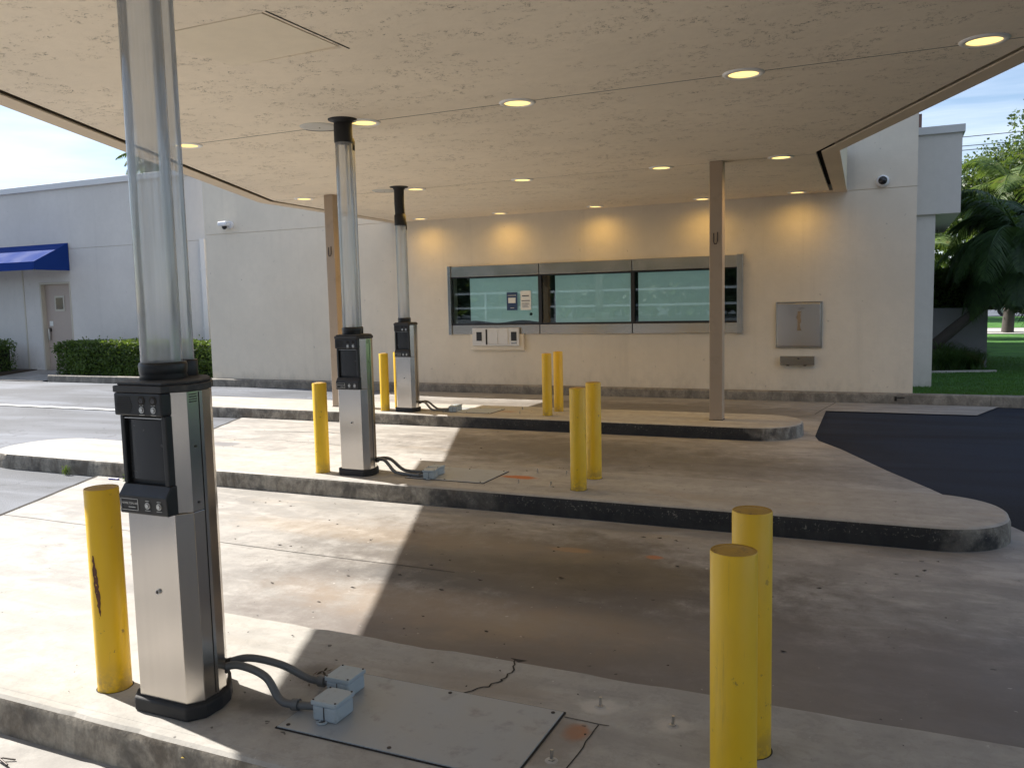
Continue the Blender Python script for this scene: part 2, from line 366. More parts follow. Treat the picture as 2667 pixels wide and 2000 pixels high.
def clear_tube():
    m = bpy.data.materials.new('clear_acrylic'); m.use_nodes = True; t = m.node_tree; t.nodes.clear()
    o = N(t, 'ShaderNodeOutputMaterial'); v = objc(t)
    lw = N(t, 'ShaderNodeLayerWeight', Blend=.3)
    st = mr(t, nz(t, scaled(t, v, (14, 14, .5)), 1, 4, .6), .3, .75)
    tr = N(t, 'ShaderNodeBsdfTransparent', Color=(.93, .935, .93, 1))
    edge = mr(t, lw.outputs['Facing'], .72, .99, 0, .38)
    df = N(t, 'ShaderNodeBsdfDiffuse', Color=(.84, .88, .93, 1)); tl = N(t, 'ShaderNodeBsdfTranslucent', Color=(.84, .88, .93, 1))
    hz = N(t, 'ShaderNodeMixShader'); hz.inputs[0].default_value = .5; t.links.new(df.outputs[0], hz.inputs[1]); t.links.new(tl.outputs[0], hz.inputs[2])
    m1 = N(t, 'ShaderNodeMixShader'); t.links.new(mth(t, 'ADD', mth(t, 'MULTIPLY', st, .15), mth(t, 'ADD', .27, edge)), m1.inputs[0])
    t.links.new(tr.outputs[0], m1.inputs[1]); t.links.new(hz.outputs[0], m1.inputs[2])
    gl = N(t, 'ShaderNodeBsdfGlossy', Roughness=.06); fr = N(t, 'ShaderNodeFresnel', IOR=1.6)
    m2 = N(t, 'ShaderNodeMixShader'); t.links.new(mth(t, 'MULTIPLY', fr.outputs[0], .9), m2.inputs[0]); t.links.new(m1.outputs[0], m2.inputs[1]); t.links.new(gl.outputs[0], m2.inputs[2])
    t.links.new(m2.outputs[0], o.inputs[0]); return m
M['tube'] = clear_tube()
def pane_glass(name, tint, refl=1.0):
    m = bpy.data.materials.new(name); m.use_nodes = True; t = m.node_tree; t.nodes.clear()
    o = N(t, 'ShaderNodeOutputMaterial'); tr = N(t, 'ShaderNodeBsdfTransparent', Color=tint+(1,))
    gl = N(t, 'ShaderNodeBsdfGlossy', Roughness=.015); fr = N(t, 'ShaderNodeFresnel', IOR=1.5)
    mx_ = N(t, 'ShaderNodeMixShader'); t.links.new(mth(t, 'MULTIPLY', fr.outputs[0], refl), mx_.inputs[0])
    t.links.new(tr.outputs[0], mx_.inputs[1]); t.links.new(gl.outputs[0], mx_.inputs[2]); t.links.new(mx_.outputs[0], o.inputs[0]); return m
M['glass'] = pane_glass('teal_glass', (.82, .94, .94), 1.9)
M['shade'] = simple('glowing_white_shade', (.84, .87, .87), .8, var=.06, scale=2.5, bmp=.2, bscale=4); _b = M['shade'].node_tree.nodes['Principled BSDF']; _b.inputs['Emission Color'].default_value = (.75, .95, .95, 1); _b.inputs['Emission Strength'].default_value = .045  # faint teal emission added so the blinds look lit, no lamp inside

def emit(name, c, s):
    m, t, b, o = newmat(name); t.nodes.remove(b)
    e = N(t, 'ShaderNodeEmission', Color=c+(1,), Strength=s)
    t.links.new(e.outputs[0], o.inputs[0]); return m
M['lamp'] = emit('lamp_lens', (1, .68, .23), .92)

def leafmat(name, a, bcol, tr=.35, rough=.5, dead=None):
    m = bpy.data.materials.new(name); m.use_nodes = True; t = m.node_tree; t.nodes.clear()
    o = N(t, 'ShaderNodeOutputMaterial'); b = N(t, 'ShaderNodeBsdfPrincipled', Roughness=rough)
    p = pos(t); f = nz(t, p, 14, 3, .8); g = nz(t, p, 1.3, 3)
    c = mixc(t, mr(t, mth(t, 'ADD', mth(t, 'MULTIPLY', f, .7), mth(t, 'MULTIPLY', g, .3)), .38, .62), a, bcol)
    if dead: c = mixc(t, mr(t, nz(t, p, 2.4, 3), .6, .72, 0, .8), c, dead)
    t.links.new(c, b.inputs['Base Color']); tl = N(t, 'ShaderNodeBsdfTranslucent'); t.links.new(mixc(t, .5, c, (.25, .35, .03)), tl.inputs[0])
    mx_ = N(t, 'ShaderNodeMixShader', Fac=tr) if False else N(t, 'ShaderNodeMixShader'); mx_.inputs[0].default_value = tr
    t.links.new(b.outputs[0], mx_.inputs[1]); t.links.new(tl.outputs[0], mx_.inputs[2]); t.links.new(mx_.outputs[0], o.inputs[0]); return m
M['hedge'] = leafmat('hedge_leaf', (.025, .055, .012), (.10, .17, .03), .3)
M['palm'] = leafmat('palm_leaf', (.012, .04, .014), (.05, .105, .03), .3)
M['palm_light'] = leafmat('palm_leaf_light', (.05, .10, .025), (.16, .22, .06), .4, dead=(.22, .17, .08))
M['tree'] = leafmat('tree_leaf', (.018, .042, .012), (.07, .115, .03), .3)
M['spiky'] = leafmat('liriope_leaf', (.012, .04, .01), (.05, .11, .025), .3, dead=(.16, .12, .06))
M['grass'] = leafmat('grass_blade', (.02, .085, .008), (.055, .17, .015), .3)
m, t, b, o = newmat('lawn'); p = pos(t)
c = mixc(t, mr(t, nz(t, p, 1.2, 6, .7), .35, .65), (.035, .13, .014), (.085, .25, .022)); c = mixc(t, mr(t, nz(t, p, 40, 4, .7), .4, .7, 0, .6), c, (.015, .05, .008))
t.links.new(c, b.inputs['Base Color']); b.inputs['Roughness'].default_value = .95; bump(t, b, nz(t, p, 60, 4, .8), 1, .03); M['lawn'] = m

# ------------------------------------------------------------------ ground
def gz(y):
    return -.14 if y < 9.9 else (-.14 - .06*min(1, (y-9.9)/3.0))
def sheet(name, polys, mat, dz, kind='structure'):
    """polygons (convex, world xy) laid on the sloping lot"""
    b = MB()
    for poly in polys: b.add([(x, y, gz(y)+dz) for x, y in poly], [tuple(range(len(poly)))])
    o = b.build(name, mat); tag(o, kind=kind); return o
def band_poly(xl, xr, ys):
    return [[(xl(a), a), (xr(a), a), (xr(bb), bb), (xl(bb), bb)] for a, bb in zip(ys[:-1], ys[1:])]
MB().add([(-600, -600, -.27), (600, -600, -.27), (600, 600, -.27), (-600, 600, -.27)], [(0, 1, 2, 3)]).build('ground', M['asphalt'])['kind'] = 'structure'
ysl = [-150, -40, -10, 0, 4, 9.9, 12.9]
sheet('asphalt_lot', band_poly(lambda y: -120, lambda y: -4.0, ysl), M['asphalt'], -.012)
sheet('asphalt_drive', band_poly(lambda y: -4.0, lambda y: 120, ysl), M['asphalt_new'], -.012)
def xl(y): return -6.0 - .43*(y-4.0) if y < 8.8 else -8.05
def xr(y):
    pts = [(-40, 20.3), (5.95, .755), (6.07, .70), (7.07, .266), (7.65, -.02), (8.63, -.447), (9.07, -.684), (9.35, -.74), (11.75, -.80), (11.76, .95), (12.0, 1.02), (12.9, 1.3)]
    for (a, b_), (c, d) in zip(pts[:-1], pts[1:]):
        if a <= y <= c: return b_ + (d-b_)*(y-a)/(c-a)
    return pts[-1][1]
ap = sheet('concrete_apron', band_poly(xl, xr, [-8, 0, 2, 4, 5.95, 6.07, 7.07, 7.65, 8.63, 8.8, 8.801, 9.07, 9.35, 9.9, 11.75, 11.76, 12.0, 12.9]), M['apron'], 0)
# sawn joints and crack lines in the apron (dark recess lines)
jb = MB()
def gline(b, pts, w, z=.002, zf=gz):
    for (x0, y0), (x1, y1) in zip(pts[:-1], pts[1:]):
        d = Vector((x1-x0, y1-y0)); L = d.length; n = Vector((-d.y, d.x))/L*w/2
        b.add([(x0-n.x, y0-n.y, zf(y0)+z), (x1-n.x, y1-n.y, zf(y1)+z), (x1+n.x, y1+n.y, zf(y1)+z), (x0+n.x, y0+n.y, zf(y0)+z)], [(0, 1, 2, 3)])
def jag(pts, amp, n, seed=1):
    rr = random.Random(seed); out = [pts[0]]
    for (x0, y0), (x1, y1) in zip(pts[:-1], pts[1:]):
        for k in range(1, n+1):
            u = k/n; out.append((x0+(x1-x0)*u+rr.uniform(-amp, amp), y0+(y1-y0)*u+rr.uniform(-amp, amp)))
    return out
gline(jb, jag([(-6.6, 4.05), (-2.2, 4.02)], .006, 14, 2), .005)
gline(jb, jag([(-5.2, 3.0), (-3.4, 2.95)], .01, 9, 3), .005)
gline(jb, jag([(-7.9, 7.35), (-6.2, 7.45), (-5.0, 7.35)], .02, 9, 4), .006)
gline(jb, jag([(-7.0, 7.9), (-6.2, 8.1), (-5.6, 8.05)], .02, 8, 5), .01)
gline(jb, jag([(-.8, 10.9), (-4.8, 10.9)], .004, 9, 6), .008)
gline(jb, jag([(-.9, 11.3), (-.75, 12.85)], .006, 5, 8), .01)
tag(jb.build('pavement_joint', M['dark_gap'], ap))
# dark sealed edge where apron meets asphalt on the left
eb = MB(); gline(eb, jag([(xl(1.5), 1.5), (xl(5.3), 5.3)], .006, 24, 9), .03, .003); gline(eb, jag([(xl(6.3), 6.3), (xl(8.8), 8.8)], .006, 16, 10), .03, .003)
eb.build('edge_seam', M['dark_gap'], ap)
pl = MB(); gline(pl, [(-40, 9.06), (-8.9, 9.06)], .1, .0); gline(pl, [(-30, 5.62), (-8.3, 5.62)], .1, 0)
tag(pl.build('painted_line', M['paint']), kind='structure')
pl = MB()
for yy in (-6, -11, -16): gline(pl, [(-30, yy), (12, yy)], .12, .0)
tag(pl.build('painted_line', M['paint']), kind='structure')

# lawn, far road, beyond the wall kerb
lb = MB(); lb.add([(.25, 13.06, -.065), (60, 13.06, -.065), (60, 29.3, -.13), (.25, 29.3, -.13)], [(0, 1, 2, 3)]); lb.add([(-60, 29.3, -.13), (60, 29.3, -.13), (60, 33, -.14), (-60, 33, -.14)], [(0, 1, 2, 3)])
tag(lb.build('lawn', M['lawn']), kind='structure')
tag(MB().box(-60, 60, 33.2, 34.2, -.3, -.12).build('pavement', M['kerb_light']), kind='structure')
tag(MB().box(-60, 60, 34.2, 37.5, -.3, -.10).build('road', M['kerb_light']), kind='structure')
lb = MB(); lb.add([(-60, 37.5, -.09), (60, 37.5, -.09), (60, 49, .02), (-60, 49, .02)], [(0, 1, 2, 3)])
tag(lb.build('verge', M['lawn']), kind='structure')

def wobble_bar(name, x0, x1, yf, yb, z0, z1, mat, parent=None, step=.12, r=.02, seed=3):
    """kerb bar along X with a rounded, slightly chipped top front edge"""
    n = max(2, int((x1-x0)/step)); rr = random.Random(seed); v = []; prof_n = 7
    for i in range(n+1):
        x = x0 + (x1-x0)*i/n
        w = mnoise.noise((x*2.3, seed, 0))*.006; ch = max(0, mnoise.noise((x*5.1, seed, 5)))*.014
        zt = z1 + mnoise.noise((x*.9, 0, seed))*.004
        pr = [(yf+w, z0), (yf+w, zt-r-ch), (yf+w+.3*r, zt-.3*r-ch*.6), (yf+w+r+ch, zt), ((yf+yb)/2, zt), (yb, zt), (yb, z0)]
        v += [(x, a, b_) for a, b_ in pr]
    f = [(i*7+k, (i+1)*7+k, (i+1)*7+(k+1)%7, i*7+(k+1)%7) for i in range(n) for k in range(7)]
    f += [tuple(range(7)), tuple(range(n*7, n*7+7))[::-1]]
    b = MB().add(v, f); return b.build(name, mat, parent)
kb = wobble_bar('kerb', -17.3, 1.2, 12.92, 13.04, -.30, -.06, M['kerb_wall']); tag(kb, kind='structure')
kb2 = wobble_bar('kerb', 1.206, 40, 12.92, 13.06, -.30, -.062, M['kerb_wall'], seed=9); tag(kb2, kind='structure')
g_ = MB().box(.25, 40, 12.925, 13.065, -.061, -.056)  # pale lip on the lawn kerb
# kerb cracks (dark wedge gaps) near the wall corner
ck = MB(); ck.box(.02, .05, 12.912, 12.925, -.16, -.10); ck.box(.05, .15, 12.912, 12.925, -.118, -.108); ck.build('kerb_crack', M['dark_gap'], kb)
tag(MB().box(-17.45, -12.57, 13.04, 14.39, -.3, -.075).build('planter_soil', simple('soil', (.05, .038, .028), .95, var=.4, scale=20, bmp=1)), kind='structure')
wk = MB(); wk.add([(-19.6, 12.9, -.195), (-17.46, 12.9, -.195), (-17.46, 14.39, -.09), (-19.6, 14.39, -.09)], [(0, 1, 2, 3)])
tag(wk.build('door_walkway', M['apron']), kind='structure')
tag(wobble_bar('kerb', -30, -19.62, 12.92, 13.04, -.3, -.06, M['kerb_wall'], seed=12), kind='structure')
sb = MB().box(-30, -19.62, 13.04, 14.39, -.3, -.075).build('planter_soil', bpy.data.materials['soil']); tag(sb, kind='structure')

# ------------------------------------------------------------------ raised islands
def island(x0, x1, y0, y1, label, seed):
    """kerbed island: outline with round ends, kerb side, rounded chipped edge and flat top"""
    root = empty('traffic_island', (x0, y0, 0), label, 'kerbed island', 'raised concrete islands between the lanes')
    r = (y1-y0)/2*.92; out = []
    def arc(cx, cy_, a0, a1, n=14):
        for k in range(n+1):
            a = a0+(a1-a0)*k/n; out.append((cx+r*math.cos(a), cy_+r*math.sin(a)))
    rc = r
    nx = int((x1-x0-2*rc)/.06)
    for k in range(nx): out.append((x0+rc+(x1-x0-2*rc)*k/nx, y0))
    arc(x1-rc, y0+rc, -math.pi/2, 0); arc(x1-rc, y1-rc, 0, math.pi/2)
    for k in range(nx): out.append((x1-rc-(x1-x0-2*rc)*k/nx, y1))
    arc(x0+rc, y1-rc, math.pi/2, math.pi); arc(x0+rc, y0+rc, math.pi, 1.5*math.pi)
    o2 = []
    for p in out:
        if not o2 or (Vector(p)-Vector(o2[-1])).length > .01: o2.append(p)
    out = [(a-x0, b_-y0) for a, b_ in o2]; n = len(out)
    def ring(off, z, jit):
        res = []
        for i, (a, b_) in enumerate(out):
            p0 = Vector(out[i-1]); p1 = Vector(out[(i+1) % n]); d = (p1-p0).normalized(); nn = Vector((d.y, -d.x))
            ch = max(0, mnoise.noise((a*7+seed*9, b_*7, 1)) - .12)*.022*jit; w = mnoise.noise((a*1.7, b_*1.7, seed))*.0025
            q = Vector((a, b_)) - nn*(off+ch) + nn*w
            res.append((q.x, q.y, z - ch*.35*(jit > 0)))
        return res
    rings = [ring(-.004, -.30, 0), ring(-.002, -.08, 0), ring(0, -.028, .5), ring(.006, -.011, .9), ring(.018, -.002, .8), ring(.032, 0, .4)]
    b = MB(); v = [p for rg in rings for p in rg]
    b.add(v, [(i*n+k, i*n+(k+1) % n, (i+1)*n+(k+1) % n, (i+1)*n+k) for i in range(3) for k in range(n)], True)
    b.build('kerb_side', M['kerb_isl'], root)
    b = MB(); b.add(v[3*n:], [(i*n+k, i*n+(k+1) % n, (i+1)*n+(k+1) % n, (i+1)*n+k) for i in range(2) for k in range(n)] + [tuple(range(2*n, 3*n))], False)
    b.build('island_top', M['island'], root)
    return root
I1 = island(-6.57, 2.34, 1.86, 2.81, 'nearest concrete island, carrying the large teller kiosk in front', 1)
I2 = island(-8.25, .66, 5.34, 6.27, 'middle concrete island with rounded ends and worn black kerb', 2)
I3 = island(-9.93, -.87, 8.88, 9.93, 'farthest concrete island, with the two tan canopy columns on it', 3)
cb = MB(); gline(cb, jag([(-1.283, 2.805), (-1.25, 2.70), (-1.262, 2.62), (-1.29, 2.55), (-1.36, 2.46)], .008, 5, 21), .006, .0015, lambda y: 0)
cb.add([(-1.31, 2.812, .001), (-1.262, 2.785, .0012), (-1.235, 2.812, .001)], [(0, 1, 2)])
cr_ = cb.build('crack', M['dark_gap']); cr_.parent = I1; cr_.location = (6.57, -1.86, 0)
# trench lines beyond the steel plate
cb = MB(); gline(cb, jag([(-.955, 2.458), (-.80, 2.455)], .002, 4, 3), .004, .0015, lambda y: 0); gline(cb, jag([(-.835, 2.45), (-.84, 2.15), (-.85, 2.0)], .003, 8, 4), .004, .0015, lambda y: 0)
q = cb.build('trench_joint', M['dark_gap']); q.parent = I1; q.location = (6.57, -1.86, 0)
0 and tag(wobble_bar('island_gutter', -5.5, .2, 5.25, 5.345, -.2, -.128, M['kerb_light'], seed=4), kind='structure')

# ------------------------------------------------------------------ bank building
YW = 13.05
bank = empty('bank_building', (-6, YW, -.06), 'cream stucco bank building with long drive-through window and attached left wing', 'building')
def bpart(b, name, mat, **k):
    o = b.build(name, mat, None, **k); o.parent = bank; o.location = (6, -YW, .06); return o
ZJ = 2.80
WX0, WX1, WZ0, WZ1 = -7.05, -2.11, .80, 1.965
b = MB()
b.box(-12.57, WX0, YW, YW+.3, -.3, ZJ-.007); b.box(WX1, .25, YW, YW+.3, -.3, ZJ-.007)
b.box(WX0, WX1, YW, YW+.3, -.3, WZ0); b.box(WX0, WX1, YW, YW+.3, WZ1, ZJ-.007)
bpart(b, 'lower_wall', M['wall'])
bpart(MB().box(-12.57, .25, YW, YW+.3, ZJ, 5.0), 'upper_wall', M['wall'])
bpart(MB().box(-12.56, .24, YW+.015, YW+.29, ZJ-.013, ZJ+.001), 'wall_joint', M['fascia'])
bpart(MB().box(-12.57, -12.27, YW+.3, 14.4, -.3, 5.0), 'return_wall', M['wall'])
bpart(MB().box(-12.27, .25, YW+.3, 28, 4.6, 4.99), 'roof', M['coping'])
bpart(MB().box(-12.27, .245, 27.7, 28, -.3, 4.59), 'rear_wall', M['wall'])
bpart(MB().box(-.05, .245, YW+.31, 27.7, -.3, 4.59), 'side_wall', M['wall'])
bpart(MB().box(-12.0, -.2, YW+.9, YW+1.0, 0, 4), 'inner_wall', M['interior'])
# left wing
DX0, DX1, DZ = -19.27, -18.26, 2.02
b = MB(); AX0 = -20.1
b.box(-45, DX0-.05, 14.4, 14.7, -.3, 2.845); b.box(DX1+.03, -12.57, 14.4, 14.7, -.3, 2.845); b.box(DX0-.05, DX1+.03, 14.4, 14.7, DZ+.05, 2.845)
bpart(b, 'wing_wall', M['wall_left'])
bpart(MB().box(-45, -12.57, 14.4, 14.7, 2.852, 4.28), 'wing_upper_wall', M['wall_left'])
bpart(MB().box(-45, -12.6, 14.42, 14.69, 2.838, 2.855), 'wing_joint', M['fascia'])
bpart(MB().box(-45, -12.57, 14.34, 14.9, 4.28, 4.42), 'coping', M['coping'], bevel=.01)
bpart(MB().box(-45, -12.27, 14.9, 26, 4.0, 4.27), 'wing_roof', M['coping'])
bpart(MB().box(DX0-.66, DX0-.62, 14.385, 14.4, -.1, 2.4), 'wall_seam', M['cream_frame'])
dr = bpart(MB().box(DX0, DX1, 14.5, 14.55, -.1, DZ), 'door', M['door'], bevel=.004)
for nm, bx, mt in (('vision_frame', (DX0+.34, DX0+.68, 14.485, 14.5, 1.36, 1.74), 'cream_frame'), ('vision_pane', (DX0+.39, DX0+.63, 14.478, 14.486, 1.41, 1.69), 'camera_glass'),
                   ('lock_sign', (DX0+.1, DX0+.22, 14.49, 14.5, 1.0, 1.12), 'paper'), ('handle', (DX0+.09, DX0+.13, 14.44, 14.48, .65, .93), 'zinc'), ('lock', (DX0+.08, DX0+.15, 14.47, 14.5, .86, .95), 'bolt')):
    MB().box(*bx).build(nm, M[mt], dr)
b = MB(); b.box(DX0-.05, DX0, 14.385, 14.56, -.1, DZ+.05); b.box(DX1, DX1+.03, 14.385, 14.56, -.1, DZ+.05); b.box(DX0, DX1, 14.385, 14.56, DZ, DZ+.05)
bpart(b, 'door_frame', M['cream_frame'])
# right projecting box and lower wall
bpart(MB().box(.25, .84, 14.0, 18.5, 2.48, 3.62), 'projecting_box', M['wall_left'])
bpart(MB().box(.25, .875, 13.96, 18.55, 3.62, 3.73), 'box_coping', M['coping'], bevel=.005)
bpart(MB().box(.25, .52, 14.06, 20, -.3, 2.48), 'recessed_wall', M['wall_left'])
bpart(MB().box(.252, .31, 14.1, 14.3, 3.73, 3.95), 'parapet_board', M['brick'])
# hollow interior stays dark behind the shades

# window
win = bpart(MB().box(WX0, WX1, YW+.24, YW+.26, WZ0, WZ1), 'window', M['interior'])
def wpart(b, nm, mat, **k):
    return b.build(nm, mat, win, **k)
ml = [WX0, -5.37, -3.785, WX1]
for a, c in zip(ml[:-1], ml[1:]):
    wpart(MB().box(a+.008, c-.008, YW-.035, YW+.05, 1.785, WZ1), 'header_panel', M['steel_h'], bevel=.003)
    wpart(MB().box(a+.008, c-.008, YW-.035, YW+.05, WZ0, .955), 'sill_panel', M['steel_h'], bevel=.003)
wpart(MB().box(WX0-.03, WX0+.03, YW-.06, YW+.05, WZ0-.01, WZ1+.01), 'end_post', M['steel_dull'], bevel=.004)
wpart(MB().box(WX1-.05, WX1+.035, YW-.06, YW+.05, WZ0-.01, WZ1+.01), 'end_post', M['steel_dull'], bevel=.004)
for xx in ml[1:-1]:
    wpart(MB().box(xx-.03, xx+.03, YW-.01, YW+.05, .955, 1.785), 'mullion', M['black'])
wpart(MB().box(WX0+.03, WX1-.05, YW-.012, YW+.05, 1.765, 1.785), 'window_gasket', M['black'])
wpart(MB().box(WX0+.03, WX1-.05, YW-.012, YW+.05, .955, .985), 'window_gasket', M['black'])
for a, c in zip(ml[:-1], ml[1:]):
    wpart(MB().box(a+.03, c-.03, YW+.02, YW+.03, .985, 1.765), 'pane', M['glass'])
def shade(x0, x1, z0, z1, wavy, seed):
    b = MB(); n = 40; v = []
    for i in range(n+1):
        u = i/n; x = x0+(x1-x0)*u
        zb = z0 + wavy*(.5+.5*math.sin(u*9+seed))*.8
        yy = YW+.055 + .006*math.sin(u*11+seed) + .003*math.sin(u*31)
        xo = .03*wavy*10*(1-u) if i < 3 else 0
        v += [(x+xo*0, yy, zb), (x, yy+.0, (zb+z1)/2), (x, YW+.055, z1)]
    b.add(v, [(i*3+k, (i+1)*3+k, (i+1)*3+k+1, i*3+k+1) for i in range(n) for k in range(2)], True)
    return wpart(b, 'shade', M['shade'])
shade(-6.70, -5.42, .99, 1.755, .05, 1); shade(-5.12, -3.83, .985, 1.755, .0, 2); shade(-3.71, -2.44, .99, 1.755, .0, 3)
# security grille rails seen through the glass
for zz in (1.27, 1.53): pass
# notices taped inside the glass
nt_ = wpart(MB().box(-5.985, -5.79, YW+.008, YW+.011, 1.20, 1.50), 'navy_notice', M['notice'])
MB().box(-5.955, -5.82, YW+.0045, YW+.007, 1.31, 1.40).build('notice_inset', M['paper'], nt_) if False else None
wpart(MB().box(-5.955, -5.82, YW+.0045, YW+.007, 1.32, 1.41), 'notice_inset', M['paper'])
wpart(MB().box(-5.965, -5.81, YW+.0045, YW+.007, 1.445, 1.452), 'notice_line', M['paper'])
wpart(MB().box(-5.92, -5.85, YW+.0045, YW+.007, 1.235, 1.242), 'notice_line', M['paper'])
wpart(MB().box(-5.73, -5.54, YW+.008, YW+.011, 1.20, 1.52), 'white_notice', M['paper'])
for zz, hh, xa, xb in ((1.43, .016, -5.70, -5.575), (1.35, .012, -5.71, -5.56), (1.31, .005, -5.70, -5.57), (1.29, .005, -5.70, -5.57), (1.27, .005, -5.70, -5.60), (1.25, .005, -5.70, -5.58)):
    wpart(MB().box(xa, xb, YW+.0045, YW+.007, zz, zz+hh), 'notice_line', M['ink'])
# microphone on an arm behind the first pane
mb_ = MB().cyl((-5.55, YW+.08, 1.13), (-5.42, YW+.08, 1.13), .008); mb_.lathe([(0, 1.10), (.03, 1.11), (.035, 1.13), (.03, 1.15), (0, 1.16)], -5.56, YW+.07, 12); mb_.cyl((-5.46, YW+.09, .98), (-5.46, YW+.09, 1.2), .008)
wpart(mb_, 'microphone', M['black'])

# teller drawer under the window
drw = bpart(MB().box(-6.66, -5.66, YW-.06, YW+.02, .53, .80), 'drawer_surround', M['wall'], bevel=.004)
def dp(b, nm, mt, **k): return b.build(nm, M[mt], drw, **k)
dp(MB().box(-6.60, -5.73, YW-.10, YW-.055, .605, .905), 'drawer_face', 'drawer', bevel=.004)
dp(MB().box(-6.345, -6.315, YW-.104, YW-.09, .625, .885), 'drawer_gap', 'dark_gap')
dp(MB().box(-6.52, -6.42, YW-.106, YW-.09, .69, .84), 'card_slot', 'black'); dp(MB().box(-5.87, -5.77, YW-.106, YW-.09, .69, .84), 'card_slot', 'black')
dp(MB().box(-6.30, -6.115, YW-.112, YW-.09, .635, .875), 'drawer_door', 'drawer', bevel=.004); dp(MB().box(-6.105, -5.925, YW-.112, YW-.09, .635, .875), 'drawer_door', 'drawer', bevel=.004)
dp(MB().box(-5.87, -5.77, YW-.106, YW-.09, .64, .665), 'slot_lip', 'steel_dull')
# night deposit box
nb = bpart(MB().box(-1.60, -.95, YW-.035, YW+.02, .575, 1.25), 'deposit_box', M['steel_dull'], bevel=.008)
b = MB(); b.box(-1.575, -.975, YW-.05, YW-.034, .60, 1.225); b.build('deposit_door', M['deposit_steel'], nb, bevel=.008, seg=3)
m, t, bb_, o = newmat('tape_residue'); bb_.inputs['Base Color'].default_value = (.28, .20, .12, 1); bb_.inputs['Roughness'].default_value = .8
b = MB(); rr = random.Random(5); pts = [(-1.30+.012*rr.uniform(-1, 1), z) for z in [.83+.28*i/9 for i in range(10)]]; ptr = [(-1.245+.016*rr.uniform(-1, 1), z) for z in [1.11-.28*i/9 for i in range(10)]]
v = [(x, YW-.0515, z) for x, z in pts+ptr]; b.add(v, [tuple(range(20))]); b.build('tape_residue', m, nb)
b = MB(); b.box(-1.28, -1.20, YW-.0515, YW-.05, 1.15, 1.156); b.build('lettering', M['bolt'], nb)
ds = bpart(MB().box(-1.53, -1.05, YW-.09, YW+.02, .325, .455), 'deposit_slot', M['steel_dull'], bevel=.004)
MB().box(-1.285, -1.255, YW-.097, YW-.088, .415, .43).build('keyhole', M['black'], ds)
MB().box(-1.44, -1.40, YW-.095, YW-.06, .315, .33).build('foot', M['bolt'], ds); MB().box(-1.20, -1.16, YW-.095, YW-.06, .315, .33).build('foot', M['bolt'], ds)

# awning over the door
aw = empty('awning', (-19.9, 14.38, 2.4), 'dark blue canvas awning over the beige side door', 'awning')
def ap_(b, nm, mt): o = b.build(nm, M[mt], None); o.parent = aw; o.location = (19.9, -14.38, -2.4); return o
ax0, ax1, yw_, yf_ = -22.4, -18.18, 14.38, 13.45
b = MB(); b.add([(ax0, yw_, 2.99), (ax1, yw_, 2.99), (ax1, yf_, 2.52), (ax0, yf_, 2.52)], [(0, 1, 2, 3)])
b.add([(ax0, yf_, 2.52), (ax1, yf_, 2.52), (ax1, yf_, 2.33), (ax0, yf_, 2.33)], [(0, 1, 2, 3)])
ap_(b, 'canvas_top', 'awning')
b = MB(); b.add([(ax1, yw_, 2.99), (ax1, yw_, 2.33), (ax1, yf_, 2.33), (ax1, yf_, 2.52)], [(0, 1, 2, 3)]); ap_(b, 'side_flap', 'awning')
b = MB(); b.add([(ax0, yw_, 2.99), (ax0, yw_, 2.33), (ax0, yf_, 2.33), (ax0, yf_, 2.52)], [(0, 1, 2, 3)]); ap_(b, 'side_flap', 'awning')
b = MB(); b.cyl((ax0, yf_+.02, 2.34), (ax1, yf_+.02, 2.34), .015); b.cyl((ax1-.02, yf_, 2.34), (ax1-.02, yw_, 2.34), .015); b.cyl((ax1-.02, yf_+.02, 2.5), (ax1-.02, yw_, 2.97), .015); ap_(b, 'awning_frame', 'zinc')

dn = empty('downspout', (-13.8, 14.3, 0), 'pale square rain downspout in the corner beside the hedge', 'downspout')
b = MB().box(-.09, .05, -.06, .08, -.05, 2.86); b.build('pipe', M['coping'], dn, bevel=.01); MB().box(.09, .16, .0, .09, -.05, 2.86).build('pipe_strip', M['fascia'], dn)
for zz in (.9, 2.2): MB().box(-.11, .07, -.065, .09, zz, zz+.03).build('strap', M['coping'], dn)

